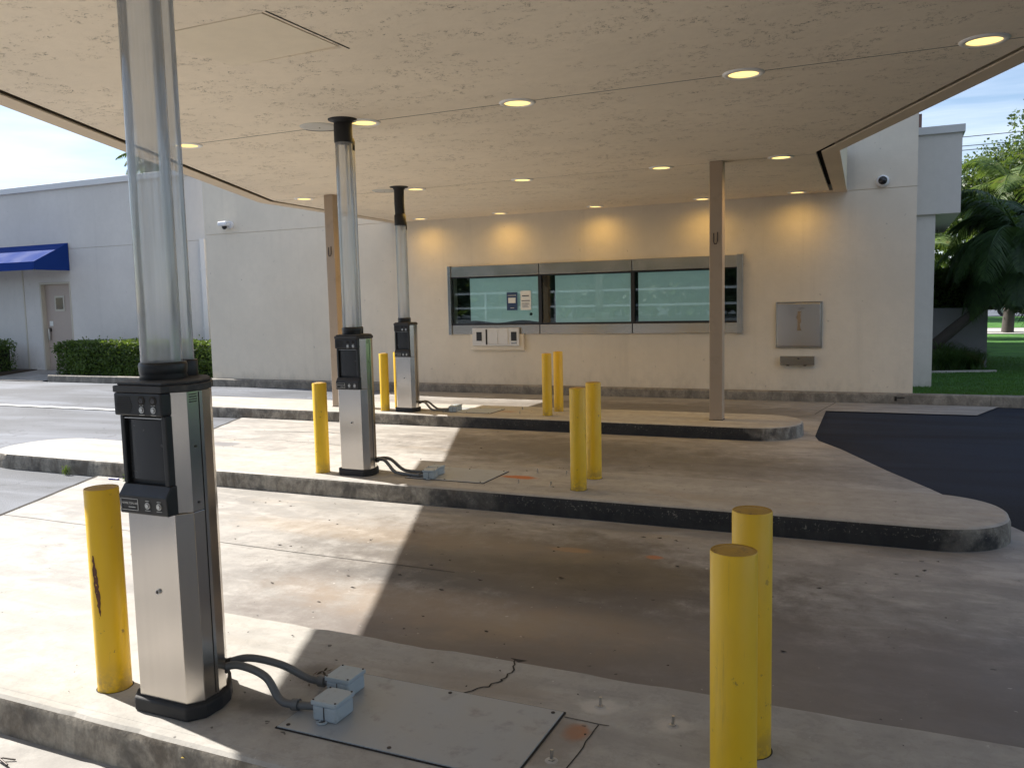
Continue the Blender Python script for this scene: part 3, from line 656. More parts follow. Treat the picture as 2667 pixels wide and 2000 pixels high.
# ------------------------------------------------------------------ canopy
ZC = 2.79
can = empty('drive_through_canopy', (-3.5, 6, ZC), 'wide tan stucco canopy roof spanning all the drive-through lanes', 'canopy')
def cpart(b, nm, mt, **k): o = b.build(nm, M[mt], None, **k); o.parent = can; o.location = (3.5, -6, -ZC); return o
def XR(y): return .718 - .4318*(y-6.4) if y <= 9.3 else -.535 - .03*(y-9.3)
def XL(y): return -5.684 - .4385*(y-4.043) if y <= 9.4 else -8.03 - .05*(y-9.4)
def XLg(y): return XL(y) + .23 if y < 9.4 else XL(y)+.23-.02*(y-9.4)
def XRg(y): return XR(y) - (.20)
rows = [-3.0, 2.2, 5.80, 9.42, YW]
gap = .008
for i, (a, c) in enumerate(zip(rows[:-1], rows[1:])):
    a2, c2 = a+gap, c-(gap if c < YW else 0)
    br = [a2] + [k for k in (9.3, 9.4) if a2 < k < c2] + [c2]
    # leave a hole for the access hatch in the second panel
    if i == 1:
        L = [(XLg(a2)+.03, a2), (XRg(a2)-.03, a2), (XRg(c2)-.03, c2), (XLg(c2)+.03, c2)]
        hx0, hx1, hy0, hy1 = -3.65, -2.86, 3.44, 4.10
        b = MB()
        def lx(y): return XLg(y)+.03
        def rx(y): return XRg(y)-.03
        b.prism([(lx(a2), a2), (rx(a2), a2), (rx(hy0), hy0), (lx(hy0), hy0)], ZC, ZC+.03)
        b.prism([(lx(hy0), hy0), (hx0, hy0), (hx0, hy1), (lx(hy1), hy1)], ZC, ZC+.03)
        b.prism([(hx1, hy0), (rx(hy0), hy0), (rx(hy1), hy1), (hx1, hy1)], ZC, ZC+.03)
        b.prism([(lx(hy1), hy1), (rx(hy1), hy1), (rx(c2), c2), (lx(c2), c2)], ZC, ZC+.03)
        cpart(b, 'soffit_panel', 'soffit')
        cpart(MB().add([(hx0+.006, hy0+.006, ZC-.004), (hx1-.012, hy0+.006, ZC-.002), (hx1-.034, hy1-.001, ZC+.012), (hx0+.006, hy1-.001, ZC-.002),
                        (hx0+.006, hy0+.006, ZC+.02), (hx1-.012, hy0+.006, ZC+.02), (hx1-.034, hy1-.001, ZC+.028), (hx0+.006, hy1-.001, ZC+.02)],
                       [(0, 1, 2, 3), (7, 6, 5, 4), (0, 4, 5, 1), (1, 5, 6, 2), (2, 6, 7, 3), (3, 7, 4, 0)]), 'access_hatch', 'soffit_smooth')
        cpart(MB().box(hx1+.022, hx1+.030, hy0-.01, hy1+.03, ZC-.003, ZC+.01), 'hatch_trim', 'dark_gap')
    else:
        pts = [(XRg(y)-.03, y) for y in br] + [(XLg(y)+.03, y) for y in br[::-1]]
        cpart(MB().prism(pts, ZC, ZC+.03), 'soffit_panel', 'soffit')
for c in rows[1:-1]:
    cpart(MB().box(XLg(c)+.04, XRg(c)-.04, c-.0075, c+.0075, ZC+.001, ZC+.02), 'joint_strip', 'dark_gap')
ys = [-3.0, 9.3, 9.4, YW]
full = [(XR(y)-.052, y) for y in ys] + [(XL(y)+.052, y) for y in ys[::-1]]
cpart(MB().prism(full, ZC+.12, ZC+.55), 'roof_slab', 'dark_gap')
# edge strips (outer soffit strip + fascia)
def strip(side, nm):
    b = MB()
    ysr = [-3.0, 9.3, 12.78] if side > 0 else [-3.0, 9.4, YW]
    X = XR if side > 0 else XL; w = .175 if side > 0 else .19
    for a, c in zip(ysr[:-1], ysr[1:]):
        pts = [(X(a), a), (X(c), c), (X(c)-side*w, c), (X(a)-side*w, a)]
        if side > 0: pts = pts
        b.prism(pts, ZC-.006, ZC+.006)
        pts2 = [(X(a), a), (X(c), c), (X(c)-side*.05, c), (X(a)-side*.05, a)]
        b.prism(pts2, ZC+.0065, ZC+.62)
    return cpart(b, nm, 'fascia')
strip(1, 'right_fascia'); strip(-1, 'left_fascia')
cpart(MB().box(XR(12.8)-.5, XR(12.8), 12.79, YW, ZC-.006, ZC+.03), 'fascia_return', 'fascia')
cpart(MB().box(XL(-3), XR(-3), -3.06, -3.001, ZC-.006, ZC+.62), 'front_fascia', 'fascia')

# recessed downlights
def make_light(x, y, label):
    r = empty('ceiling_light', (x, y, ZC), label, 'light', 'warm round downlights in the canopy ceiling')
    return r
lp = empty('ceiling_light', (0, 0, ZC), 'x', 'light', 'warm round downlights in the canopy ceiling')
MB().lathe([(.096, -.004), (.100, -.012), (.124, -.011), (.134, -.003), (.134, .002)], seg=40, cap=False).build('trim_ring', M['hitrim'], lp)
MB().lathe([(0, -.0035), (.10, -.0035), (.10, .0)], seg=32, cap=False).build('lens', M['lamp'], lp)
rowsL = [
 ([(-5.736, 'leftmost of the nearest row, beside the big clear tube'), (-3.87, 'nearest row, half hidden behind the middle kiosk pipe flange'), (-2.537, 'nearest row, third from the left'),
   (-.927, 'nearest row, fourth from the left'), (.442, 'nearest row, at the far right of the ceiling')], 5.80),
 ([(-7.286, 'middle row, left of the left column'), (-5.55, 'middle row, peeking behind the black elbow pipe'), (-4.078, 'middle row, above the first window shade'),
   (-2.395, 'middle row, just left of the right column'), (-1.118, 'middle row, just right of the right column')], 9.42),
 ([(-7.42, 'back row along the wall, beside the farthest tube'), (-5.917, 'back row along the wall, above the drawer end of the window'), (-4.278, 'back row along the wall, second from the window centre'),
   (-2.62, 'back row along the wall, left of the right column'), (-1.286, 'back row along the wall, rightmost near the soffit end')], 12.72)]
first = True
for lst, yy in rowsL:
    for x, lab in lst:
        o = lp if first else copy_tree(lp); first = False
        o.location = (x, yy if abs(x-.442) > .01 else 5.745, ZC); o['label'] = 'round warm downlight, ' + lab
        d = bpy.data.lights.new('downlight', 'SPOT'); d.energy = 5.5 if yy > 12 else (22 if yy > 9 else 4); d.color = (1, .60, .14); d.spot_size = R(172); d.spot_blend = 1; d.shadow_soft_size = .09
        so = bpy.data.objects.new('bulb', d); col.objects.link(so); so.parent = o; so.location = (0, 0, -.02)
def cover(x, y, lab):
    r = empty('ceiling_cover', (x, y, ZC), lab, 'cover plate', 'round blank cover plates in the canopy ceiling')
    MB().lathe([(0, -.010), (.12, -.009), (.155, -.004), (.16, .002)], seg=40, cap=False).build('disc', M['cover'], r)
    MB().lathe([(0, -.014), (.006, -.013), (.007, -.009)], seg=10, cap=False).build('screw', M['bolt'], r)
    a = MB(); pts = [(.166*math.cos(t_), .166*math.sin(t_), -.002) for t_ in [R(20+k*7) for k in range(22)]]; a.tube(pts, .004, 5); a.build('gap', M['dark_gap'], r)
cover(-4.27, 5.76, 'round blank cover plate in the ceiling beside the middle kiosk pipe'); cover(-5.96, 9.34, 'round blank cover plate in the ceiling beside the farthest kiosk pipe')

# columns
def column(x, y, lab, hz):
    r = empty('canopy_column', (x, y, 0), lab, 'column', 'tan square steel columns holding the canopy')
    MB().box(-.07, .07, -.07, .07, -.01, ZC-.0).build('post', M['column'], r, bevel=.008, seg=3)
    MB().box(-.074, .074, -.074, .074, 0, .006).build('foot_seal', M['dark_gap'], r)
    b = MB(); b.tube([(-.022, -.074, hz+.06), (-.022, -.08, hz-.03), (-.012, -.085, hz-.055), (.008, -.085, hz-.055), (.018, -.08, hz-.03), (.018, -.074, hz+.07)], .005, 8)
    b.build('hook', M['bolt'], r); MB().box(-.018, .014, -.074, -.069, hz-.04, hz+.05).build('hook_slot', M['column'], r)
column(-1.77, 9.37, 'right tan square column, standing in front of the window end', 1.97)
column(-6.78, 9.33, 'left tan square column, standing behind the middle kiosk', 2.05)

# ------------------------------------------------------------------ bollards
BH, BR = .73, .0575
bo = empty('bollard', (0, 0, 0), 'x', 'bollard', 'yellow steel pipe bollards on the islands')
MB().lathe([(BR+.001, -.01), (BR, .01), (BR, BH-.004), (BR-.002, BH)], seg=40, cap=False).build('pipe', M['yellow'], bo)
MB().lathe([(0, BH+.006), (BR*.5, BH+.004), (BR-.006, BH-.002), (BR-.001, BH-.001)], seg=40, cap=False).build('cap', M['yellow_top'], bo)
MB().lathe([(BR+.001, .0005), (BR+.004, .001), (BR+.005, .0005)], seg=24, cap=False).build('foot_seal', M['dark_gap'], bo)
bl = [(-2.541, 2.072, 'yellow bollard with a long rust scrape, left of the nearest kiosk'), (-.349, 2.067, 'nearest yellow bollard at the bottom right, cut by the frame edge'),
      (-.367, 2.482, 'yellow bollard just behind the nearest bollard at the right'), (-2.037, 5.607, 'front bollard of the pair on the middle island'),
      (-2.057, 6.01, 'rear bollard of the pair on the middle island'), (-3.72, 9.20, 'front bollard of the pair on the farthest island, below the window'),
      (-3.723, 9.578, 'rear bollard of the pair on the farthest island, below the window'), (-4.227, 5.548, 'single yellow bollard left of the middle kiosk'),
      (-5.905, 9.087, 'yellow bollard left of the farthest kiosk'), (-5.877, 9.38, 'yellow bollard half hidden behind the farthest kiosk')]
for i, (x, y, lab) in enumerate(bl):
    o = bo if i == 0 else copy_tree(bo)
    o.location = (x, y, 0); o['label'] = lab; o.rotation_euler.z = i*1.3 if i else 0
# rust scrape on the first bollard
sv = []; rr = random.Random(3); cen = R(-60)
L_, Rr = [], []
for k in range(26):
    z = .50 - .25*k/25; u = k/25; w = .17*math.sin(math.pi*min(1, u*1.1+.05))**.6*(1+rr.uniform(-.35, .35)); a0 = cen - .42 + .28*u + rr.uniform(-.03, .03)
    L_.append((a0-w, z)); Rr.append((a0+w*.7, z))
b = MB(); vv = []
for (a, z), (c, z2) in zip(L_, Rr):
    for q in (a, c): vv.append(((BR+.0008)*math.cos(q), (BR+.0008)*math.sin(q), z))
b.add(vv, [(2*i, 2*i+1, 2*i+3, 2*i+2) for i in range(25)]); b.build('rust_scrape', M['rust'], bo)

# ------------------------------------------------------------------ teller kiosks
def foot(s, d=0):
    base = [(-.103, -.14), (.103, -.14), (.14, -.095), (.14, -.03), (.125, .02), (.095, .06), (.045, .11), (0, .145), (-.10, .145), (-.13, .06), (-.14, 0), (-.14, -.095)]
    return [(x*s, y*s if y < 0 else y*s) for x, y in base]
def make_kiosk():
    k = empty('teller_kiosk', (0, 0, 0), 'x', 'kiosk', 'pneumatic drive-up teller kiosks')
    MB().prism(foot(1.12), 0, .05).build('plinth', M['rubber'], k, bevel=.008, seg=3)
    MB().prism([(-.103, -.14), (.103, -.14), (.14, -.095), (-.14, -.095)], .05, .69).build('front_panel', M['steel'], k, bevel=.0015)
    MB().prism([(-.14, -.0945), (.14, -.0945), (.14, -.045), (-.14, -.045)], .05, .69).build('side_panel', M['steel'], k, bevel=.001)
    rear = [(-.1385, -.0445), (.1385, -.0445), (.1405, -.03), (.125, .02), (.095, .06), (.045, .11), (0, .145), (-.10, .145), (-.13, .06), (-.141, 0)]
    MB().prism(rear, .05, 1.085).build('rear_shell', M['steel'], k, bevel=.002)
    MB().prism([(-.10, -.132), (.10, -.132), (.14, -.095), (.14, -.045), (-.14, -.045), (-.14, -.095)], .692, 1.085).build('upper_panel', M['steel'], k, bevel=.001)
    MB().prism([(-.142, -.0455), (.142, -.0455), (.142, -.0440), (-.142, -.0440)], .06, 1.08).build('side_seam', M['dark_gap'], k)
    ho = MB(); capp = [(-.104, -.170), (.109, -.170), (.112, -.14), (.146, -.098), (.147, -.03), (.131, .023), (.100, .064), (.050, .114), (.003, .15), (-.106, .155), (-.137, .065), (-.147, 0), (-.146, -.098), (-.108, -.14)]
    ho.prism(capp, 1.086, 1.108); ho.prism([(x*.93, y*.93) for x, y in capp], 1.108, 1.118); ho.build('hood', M['black_soft'], k, bevel=.004)
    # bezel: upper block, side rails, lower block and recessed door
    up = MB().box(-.099, .108, -.172, -.128, 1.012, 1.0855).build('upper_bezel', M['black'], k, bevel=.006, seg=3)
    lo = MB(); pr = [(-.172, .69), (-.176, .752), (-.150, .785), (-.128, .785), (-.128, .69)]
    v = [(-.101, y, z) for y, z in pr] + [(.110, y, z) for y, z in pr]; n = 5
    lo.add(v, [tuple(range(n)), tuple(range(n, 2*n))[::-1]] + [(i, n+i, n+(i+1) % n, (i+1) % n) for i in range(n)])
    low = lo.build('lower_bezel', M['black'], k, bevel=.004, seg=3)
    MB().box(-.099, -.082, -.152, -.128, .785, 1.012).build('side_rail', M['black'], k, bevel=.004); MB().box(.086, .106, -.156, -.128, .785, 1.012).build('side_rail', M['black'], k, bevel=.004)
    MB().box(-.086, .086, -.1335, -.128, .785, 1.012).build('recess_back', M['black'], k)
    dd = MB(); seg = 10; vv = []
    for i in range(seg+1):
        u = -1+2*i/seg; vv += [(.076*u, -.1345-.010*math.sqrt(max(0, 1-u*u*.9)), .80), (.076*u, -.1345-.010*math.sqrt(max(0, 1-u*u*.9)), .995)]
    dd.add(vv, [(2*i, 2*i+2, 2*i+3, 2*i+1) for i in range(seg)], True); dd.build('carrier_door', M['screen'], k)
    MB().box(-.08, .082, -.150, -.134, 1.000, 1.004).build('trim_strip', M['steel_dull'], k)
    for i in range(8):
        w = .036 - abs(i-3.5)*.003
        MB().box(-.052-w, -.052+w, -.1735, -.1715, 1.022+i*.0068, 1.0248+i*.0068).build('speaker_slat', M['dark_gap'], up)
    for x in (.024, .074):
        MB().cyl((x, -.1735, 1.062), (x, -.1700, 1.062), .015, 20).build('camera_port', M['dark_gap'], up)
        MB().cyl((x, -.1745, 1.062), (x, -.1710, 1.062), .009, 20).build('port_lens', M['camera_glass'], up)
    def button(x, z, par, y=-.174):
        q = MB(); q.cyl((x, y, z), (x, y+.004, z), .0105, 24); o = q.build('button', M['silver'], par, bevel=.001)
        MB().cyl((x, y-.0012, z), (x, y+.002, z), .0075, 20).build('button_groove', M['bolt'], par)
        MB().cyl((x, y-.0022, z), (x, y+.002, z), .006, 20).build('button_cap', M['silver'], par)
        MB().box(x-.008, x+.008, y+.0008, y+.003, z+.0145, z+.0162).build('button_print', M['white_text'], par)
        MB().box(x-.011, x+.011, y+.0008, y+.003, z-.0165, z-.0152).build('button_print', M['white_text'], par)
    button(.024, 1.032, up); button(.074, 1.032, up); button(.026, .722, low, -.1775); button(.076, .722, low, -.1775)
    yl = -.1752
    b = MB(); x0, x1, z0, z1 = -.092, -.016, .703, .741
    for bx in ((x0, x1, z0, z0+.0012), (x0, x1, z1-.0012, z1), (x0, x0+.0012, z0, z1), (x1-.0012, x1, z0, z1)): b.box(bx[0], bx[1], yl-.0015, yl+.002, bx[2], bx[3])
    b.build('name_plate', M['white_text'], low)
    text_obj('lettering', 'HAMILTON AIR', .0105, M['white_text'], low, (-.088, yl-.0012, .7225))
    MB().box(-.058, -.028, yl-.0012, yl+.001, .712, .7145).build('small_print', M['white_text'], low)
    lk = MB().cyl((.012, -.147, .425), (.012, -.139, .425), .0085, 20).build('lock', M['zinc'], k)
    MB().cyl((.012, -.1478, .425), (.012, -.146, .425), .0055, 14).build('lock_core', M['bolt'], lk)
    for x, z in ((.1405, .905), (.1405, .72)):
        MB().cyl((x-.002, -.07, z), (x+.002, -.07, z), .004, 10).build('screw', M['bolt'], k)
    for i in range(4): MB().box(.1385, .1425, -.085, -.055, 1.05+i*.008, 1.0525+i*.008).build('vent_slot', M['dark_gap'], k)
    # collars
    MB().lathe([(.075, 1.115), (.078, 1.12), (.074, 1.133), (.076, 1.138), (.078, 1.165), (.074, 1.174), (.066, 1.174), (.064, 1.165)], -.045, -.01, 36, cap=False).build('collar', M['black'], k)
    MB().lathe([(.045, 1.115), (.047, 1.12), (.047, 1.17), (.044, 1.174), (.036, 1.174)], -.072, .108, 28, cap=False).build('collar', M['black'], k)
    return k
MT, ST = (-.05, -.01), (-.072, .105)
def tubes(k, ztop, elbow=False):
    MB().lathe([(.067, 1.165), (.067, ztop)], MT[0], MT[1], 48, cap=False).build('clear_tube', M['tube'], k)
    MB().lathe([(.038, 1.165), (.038, ztop-.04)], ST[0], ST[1], 36, cap=False).build('return_tube', M['tube'], k)
    # sleeves at the top
    MB().lathe([(.062, ztop-.005), (.070, ztop-.01), (.072, ztop+.0), (.072, ztop+.13), (.064, ztop+.145), (.062, ZC)] if not elbow else [(.062, ztop-.005), (.070, ztop-.01), (.072, ztop), (.072, ztop+.12), (.062, ztop+.125)], MT[0], MT[1], 36, cap=True).build('top_sleeve', M['rubber'], k)
    MB().lathe([(.036, ztop-.05), (.039, ztop-.05), (.040, ztop+.02), (.034, ztop+.045), (.015, ztop+.055), (0, ztop+.056)], ST[0], ST[1], 24, cap=False).build('tube_cap', M['rubber'], k)
    fx, fy = MT
    if elbow:
        fx, fy = MT[0]+.015, MT[1]-.03
        b = MB(); b.tube([(MT[0], MT[1], ztop+.1), (MT[0], MT[1], ztop+.14), (fx*.5+MT[0]*.5-.004, fy*.5+MT[1]*.5, ztop+.26), (fx, fy, ztop+.4), (fx, fy, ZC)], .062, 28); b.build('elbow_pipe', M['rubber'], k)
    MB().lathe([(.070, ZC-.03), (.078, ZC-.012), (.112, ZC-.008), (.115, ZC-.002), (.115, ZC)], fx, fy, 36, cap=False).build('ceiling_flange', M['rubber'], k)
K0 = make_kiosk()
kd = [(-2.205, 2.12, 'nearest and largest stainless teller kiosk with black hood and clear tubes'), (-3.905, 5.645, 'middle stainless teller kiosk standing on the second island'),
      (-5.59, 9.185, 'farthest stainless teller kiosk, its tube joined by a leaning black pipe')]
ks = [K0, copy_tree(K0), copy_tree(K0)]
for k, (x, y, lab) in zip(ks, kd): k.location = (x, y, 0); k['label'] = lab
tubes(ks[0], 2.62); tubes(ks[1], 2.62); tubes(ks[2], 2.33, True)

# ------------------------------------------------------------------ plates, junction boxes, conduits, bolts
def plate(x0, x1, y0, y1, lab):
    r = empty('cover_plate', (x0, y0, 0), lab, 'steel plate', 'grey steel cover plates let into the islands')
    MB().box(0, x1-x0, 0, y1-y0, .0, .007).build('sheet', M['plate'], r, bevel=.002)
    w, h = x1-x0, y1-y0
    for px, py in ((.03, .02), (w-.03, .02), (.03, h-.02), (w-.03, h-.02), (w*.5, .02), (w*.5, h-.02)):
        MB().lathe([(.007, .006), (.007, .009), (.003, .011), (0, .011)], px, py, 10, cap=False).build('screw', M['bolt'], r)
    b = MB(); b.box(-.004, w+.006, -.005, h+.006, .0005, .0035); b.build('plate_gap', M['dark_gap'], r)
plate(-1.79, -.965, 2.05, 2.48, 'large grey steel plate on the nearest island behind the junction boxes')
plate(-3.45, -2.78, 5.56, 6.02, 'grey steel plate on the middle island beside the rust stain'); plate(-5.1, -4.45, 9.14, 9.57, 'grey steel plate on the farthest island')
def jbox(x, y, lab, rz=0, s=1):
    r = empty('junction_box', (x, y, .007), lab, 'junction box', 'grey plastic junction boxes at the kiosks', rz)
    MB().box(-.047*s, .047*s, -.05*s, .05*s, 0, .052*s).build('body', M['box_pvc'], r, bevel=.008, seg=3)
    MB().box(-.05*s, .05*s, -.053*s, .053*s, .053*s, .068*s).build('lid', M['box_pvc'], r, bevel=.003)
    for a in (-1, 1):
        for c in (-1, 1): MB().lathe([(.0035, .068*s), (.0035, .0705*s), (0, .071*s)], a*.043*s, c*.046*s, 8, cap=False).build('screw', M['bolt'], r)
    b = MB(); b.tube([(-.012, -.05*s, .004), (-.016, -.066*s, .004), (-.004, -.072*s, .004), (.010, -.066*s, .004), (.010, -.05*s, .004)], .004, 6); b.build('mounting_lug', M['box_pvc'], r)
    MB().box(-.001, .001, -.0525*s, -.05*s, .004, .05*s).build('mould_line', M['bolt'], r)
    return r
def bez(p, n=18):
    out = []
    P_ = [Vector(q) for q in p]
    for i in range(len(P_)-1):
        p0 = P_[max(i-1, 0)]; p1 = P_[i]; p2 = P_[i+1]; p3 = P_[min(i+2, len(P_)-1)]
        for k in range(n//3+1):
            t_ = k/(n//3+1); out.append(.5*((2*p1)+(-p0+p2)*t_+(2*p0-5*p1+4*p2-p3)*t_*t_+(-p0+3*p1-3*p2+p3)*t_**3))
    out.append(P_[-1]); return out
def conduit(pts, lab, r=.0135):
    root = empty('conduit', pts[0], lab, 'conduit', 'grey plastic conduits from kiosks to junction boxes')
    o0 = Vector(pts[0]); pp = [Vector(q)-o0 for q in pts]
    MB().tube(bez(pp), r, 14).build('pipe', M['grey_pvc'], root)
    n = len(pp); q = pp[-2]; d = (pp[-1]-pp[-2]).normalized()
    MB().cyl(q-d*.012, q+d*.012, r+.006, 18).build('coupling', M['grey_pvc'], root, bevel=.002)
    MB().cyl(pp[0]+(pp[1]-pp[0])*.3, pp[0]+(pp[1]-pp[0])*.3+(pp[1]-pp[0]).normalized()*.016, r+.005, 18).build('coupling', M['black'], root)
for i, (kx, ky) in enumerate([(-2.205, 2.12), (-3.905, 5.645), (-5.59, 9.185)]):
    ox, oy = kx+2.205, ky-2.12
    nm = ('nearest', 'middle', 'farthest')[i]
    if i == 0:
        jbox(-1.659, 2.175, 'front grey junction box on the plate beside the nearest kiosk'); jbox(-1.724, 2.336, 'rear grey junction box beside the nearest kiosk')
        conduit([(-2.12, 2.14, .10), (-2.05, 2.165, .12), (-1.93, 2.165, .10), (-1.862, 2.155, .035), (-1.80, 2.16, .026), (-1.70, 2.175, .03)], 'front grey conduit arching from the nearest kiosk to its junction box')
        conduit([(-2.14, 2.17, .10), (-2.06, 2.225, .12), (-1.95, 2.27, .095), (-1.87, 2.315, .04), (-1.82, 2.33, .03), (-1.76, 2.336, .03)], 'rear grey conduit from the nearest kiosk to the rear junction box')
    else:
        jx, jy = (-3.25, 5.60) if i == 1 else (-4.975, 9.19)
        jbox(jx, jy, f'front junction box at the end of the {nm} kiosk conduits', .25); jbox(jx-.02, jy+.13, f'rear junction box at the end of the {nm} kiosk conduits', -.05)
        conduit([(kx+.09, ky+.02, .10), (kx+.20, ky+.01, .11), (kx+.30, ky-.02, .04), (kx+.36, ky-.025, .02), (jx-.10, jy-.005, .02), (jx-.03, jy, .03)], f'front conduit of the {nm} kiosk lying on its island')
        conduit([(kx+.07, ky+.05, .10), (kx+.20, ky+.08, .11), (kx+.32, ky+.07, .04), (kx+.38, ky+.075, .02), (jx-.12, jy+.125, .02), (jx-.05, jy+.13, .03)], f'rear conduit of the {nm} kiosk lying on its island')
for x, y, lab in ((-.869, 2.568, 'left anchor bolt standing in a pale patch on the nearest island'), (-.616, 2.532, 'right anchor bolt beside the near bollards'), (-.898, 2.20, 'anchor bolt at the bottom edge by the steel plate'),
                  (-2.546, 6.063, 'rear left anchor bolt on the middle island'), (-2.53, 5.653, 'front left anchor bolt on the middle island'), (-2.301, 6.065, 'rear right anchor bolt on the middle island'),
                  (-2.271, 5.656, 'front right anchor bolt on the middle island'), (-4.22, 9.6, 'rear anchor bolt on the farthest island'), (-4.1, 9.25, 'front anchor bolt on the farthest island')):
    r = empty('anchor_bolt', (x, y, 0), lab, 'bolt', 'threaded anchor bolts left in the islands')
    b = MB(); b.cyl((0, 0, -.01), (.002, 0, .034), .0048, 12); b.build('stud', M['zinc'], r)
    MB().lathe([(0, .0005), (.011, .003), (.011, .006), (.006, .008)], seg=6, cap=False, smooth=False).build('nut', M['zinc'], r)
    MB().lathe([(.02, .0003), (.012, .002), (.0, .0035)], seg=18, cap=False).build('grout_patch', M['kerb_light'], r)

# ------------------------------------------------------------------ cameras, wall fitting
c1 = empty('security_camera', (-11.886, YW, 2.963), 'small white security camera high on the left stretch of wall', 'security camera')
MB().cyl((0, 0, 0), (0, -.05, 0), .07, 24).build('mount', M['white_plastic'], c1, bevel=.008); MB().box(-.17, .05, -.20, -.06, -.03, .06).build('housing', M['white_plastic'], c1, bevel=.03, seg=4)
MB().lathe([(.05, -.03), (.047, -.06), (.03, -.085), (0, -.095)], -.06, -.12, 20, cap=False).build('dome', M['camera_glass'], c1)
c2 = empty('security_camera', (-.185, YW, 2.894), 'white dome security camera by the right wall corner', 'security camera')
MB().lathe([(.085, 0), (.085, .02), (.078, .05), (.06, .09), (.045, .105), (0, .11)], seg=28, cap=False).build('base', M['white_plastic'], c2).rotation_euler = (R(90), 0, 0)
o = MB().lathe([(.058, .092), (.05, .112), (.03, .126), (0, .13)], seg=24, cap=False).build('dome', M['camera_glass'], c2); o.rotation_euler = (R(90), 0, 0)
hb_ = empty('wall_fitting', (-15.95, 14.4, 1.29), 'small dark fitting on the left wall above the hedge', 'wall fitting')
MB().lathe([(.05, 0), (.06, .02), (.04, .05), (0, .06)], seg=12, cap=False).build('rosette', M['bolt'], hb_).rotation_euler = (R(90), 0, 0)
MB().box(-.04, .09, -.06, -.01, -.07, .0).build('spout', M['bolt'], hb_, bevel=.01)

# ------------------------------------------------------------------ vegetation
def leaf_quads(b, rnd, p, size, up=.3, asp=.55):
    d = Vector((rnd.gauss(0, 1), rnd.gauss(0, 1), rnd.gauss(0, 1)+up)).normalized(); n = Vector((rnd.gauss(0, 1), rnd.gauss(0, 1), rnd.gauss(0, 1)+.6)).normalized()
    s = d.cross(n); s = s.normalized()*size*asp*.5 if s.length > 1e-3 else Vector((size*.3, 0, 0)); p = Vector(p); e = d*size
    b.add([p, p+e*.5+s, p+e, p+e*.5-s], [(0, 1, 2, 3)])
def hedge(x0, x1, y0, y1, z0, z1, lab, n, seed, size=.06):
    rnd = random.Random(seed); r = empty('hedge', ((x0+x1)/2, y0, z0), lab, 'hedge')
    off = Vector(((x0+x1)/2, y0, z0)); b = MB()
    for _ in range(n):
        f = rnd.random(); x = rnd.uniform(x0, x1); y = rnd.uniform(y0, y1); z = rnd.uniform(z0, z1); k = rnd.random()
        if k < .42: y = y0 + abs(rnd.gauss(0, .05))
        elif k < .75: z = z1 - abs(rnd.gauss(0, .05))
        elif k < .85: x = x1 - abs(rnd.gauss(0, .06)) if rnd.random() < .5 else x0 + abs(rnd.gauss(0, .06))
        bulge = mnoise.noise((x*1.9, z*2.5, seed))*.09
        if z > z1-.12: z += mnoise.noise((x*2.5, y*3, seed+4))*.05
        ed = max(0, (x0+.25-x)/.25, (x-x1+.25)/.25)
        if z > z1-.15: z -= .10*ed*ed
        leaf_quads(b, rnd, Vector((x, y-bulge*(y < y0+.2), z))-off, size*rnd.uniform(.6, 1.25))
    for _ in range(int((x1-x0)*9)):
        x = rnd.uniform(x0, x1); z = z1+rnd.uniform(0, .10); leaf_quads(b, rnd, Vector((x, rnd.uniform(y0, y1), z))-off, size, 2)
    b.build('foliage', M['hedge'], r)
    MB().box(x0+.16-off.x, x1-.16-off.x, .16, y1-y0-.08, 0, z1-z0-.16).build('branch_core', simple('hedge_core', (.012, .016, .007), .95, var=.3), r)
hedge(-17.4, -12.7, 13.22, 13.95, -.08, .66, 'long clipped green hedge beside the beige door', 21000, 3)
hedge(-24.5, -19.7, 13.22, 13.95, -.08, .70, 'rounded green hedge at the far left under the awning', 15000, 4)

def frond(b, base, az, el, L, droop, rnd, lw=.02, ll=.45, nl=42, side_droop=.5):
    pts = []; p = Vector(base); d = Vector((math.cos(az)*math.cos(el), math.sin(az)*math.cos(el), math.sin(el))); n = 22
    for i in range(n+1):
        pts.append(p.copy()); p = p + d*(L/n); d = (d + Vector((0, 0, -droop/n*(1+i/n*1.4)))).normalized()
    b.tube(pts, .018, 4, rf=lambda u: .022*(1-u)+.003)
    for i in range(nl):
        u = .12 + .88*i/nl; k = u*n; i0 = min(int(k), n-1); q = pts[i0].lerp(pts[i0+1], k-i0); t_ = (pts[i0+1]-pts[i0]).normalized()
        s = t_.cross(Vector((0, 0, 1))); s = s.normalized() if s.length > .01 else Vector((1, 0, 0))
        l = ll*math.sin(math.pi*(.12+.86*u))**.7*rnd.uniform(.8, 1.1)
        for sg in (-1, 1):
            dr_ = (s*sg*.8 + t_*.55 + Vector((0, 0, -.18-side_droop*rnd.uniform(.3, 1)))).normalized(); tip = q+dr_*l; mid = q+dr_*l*.5+Vector((0, 0, .03)); w = t_*lw*.6
            b.add([q-w*.5, q+w*.5, mid+w, tip+Vector((0, 0, -.05*l)), mid-w], [(0, 1, 2, 3, 4)])
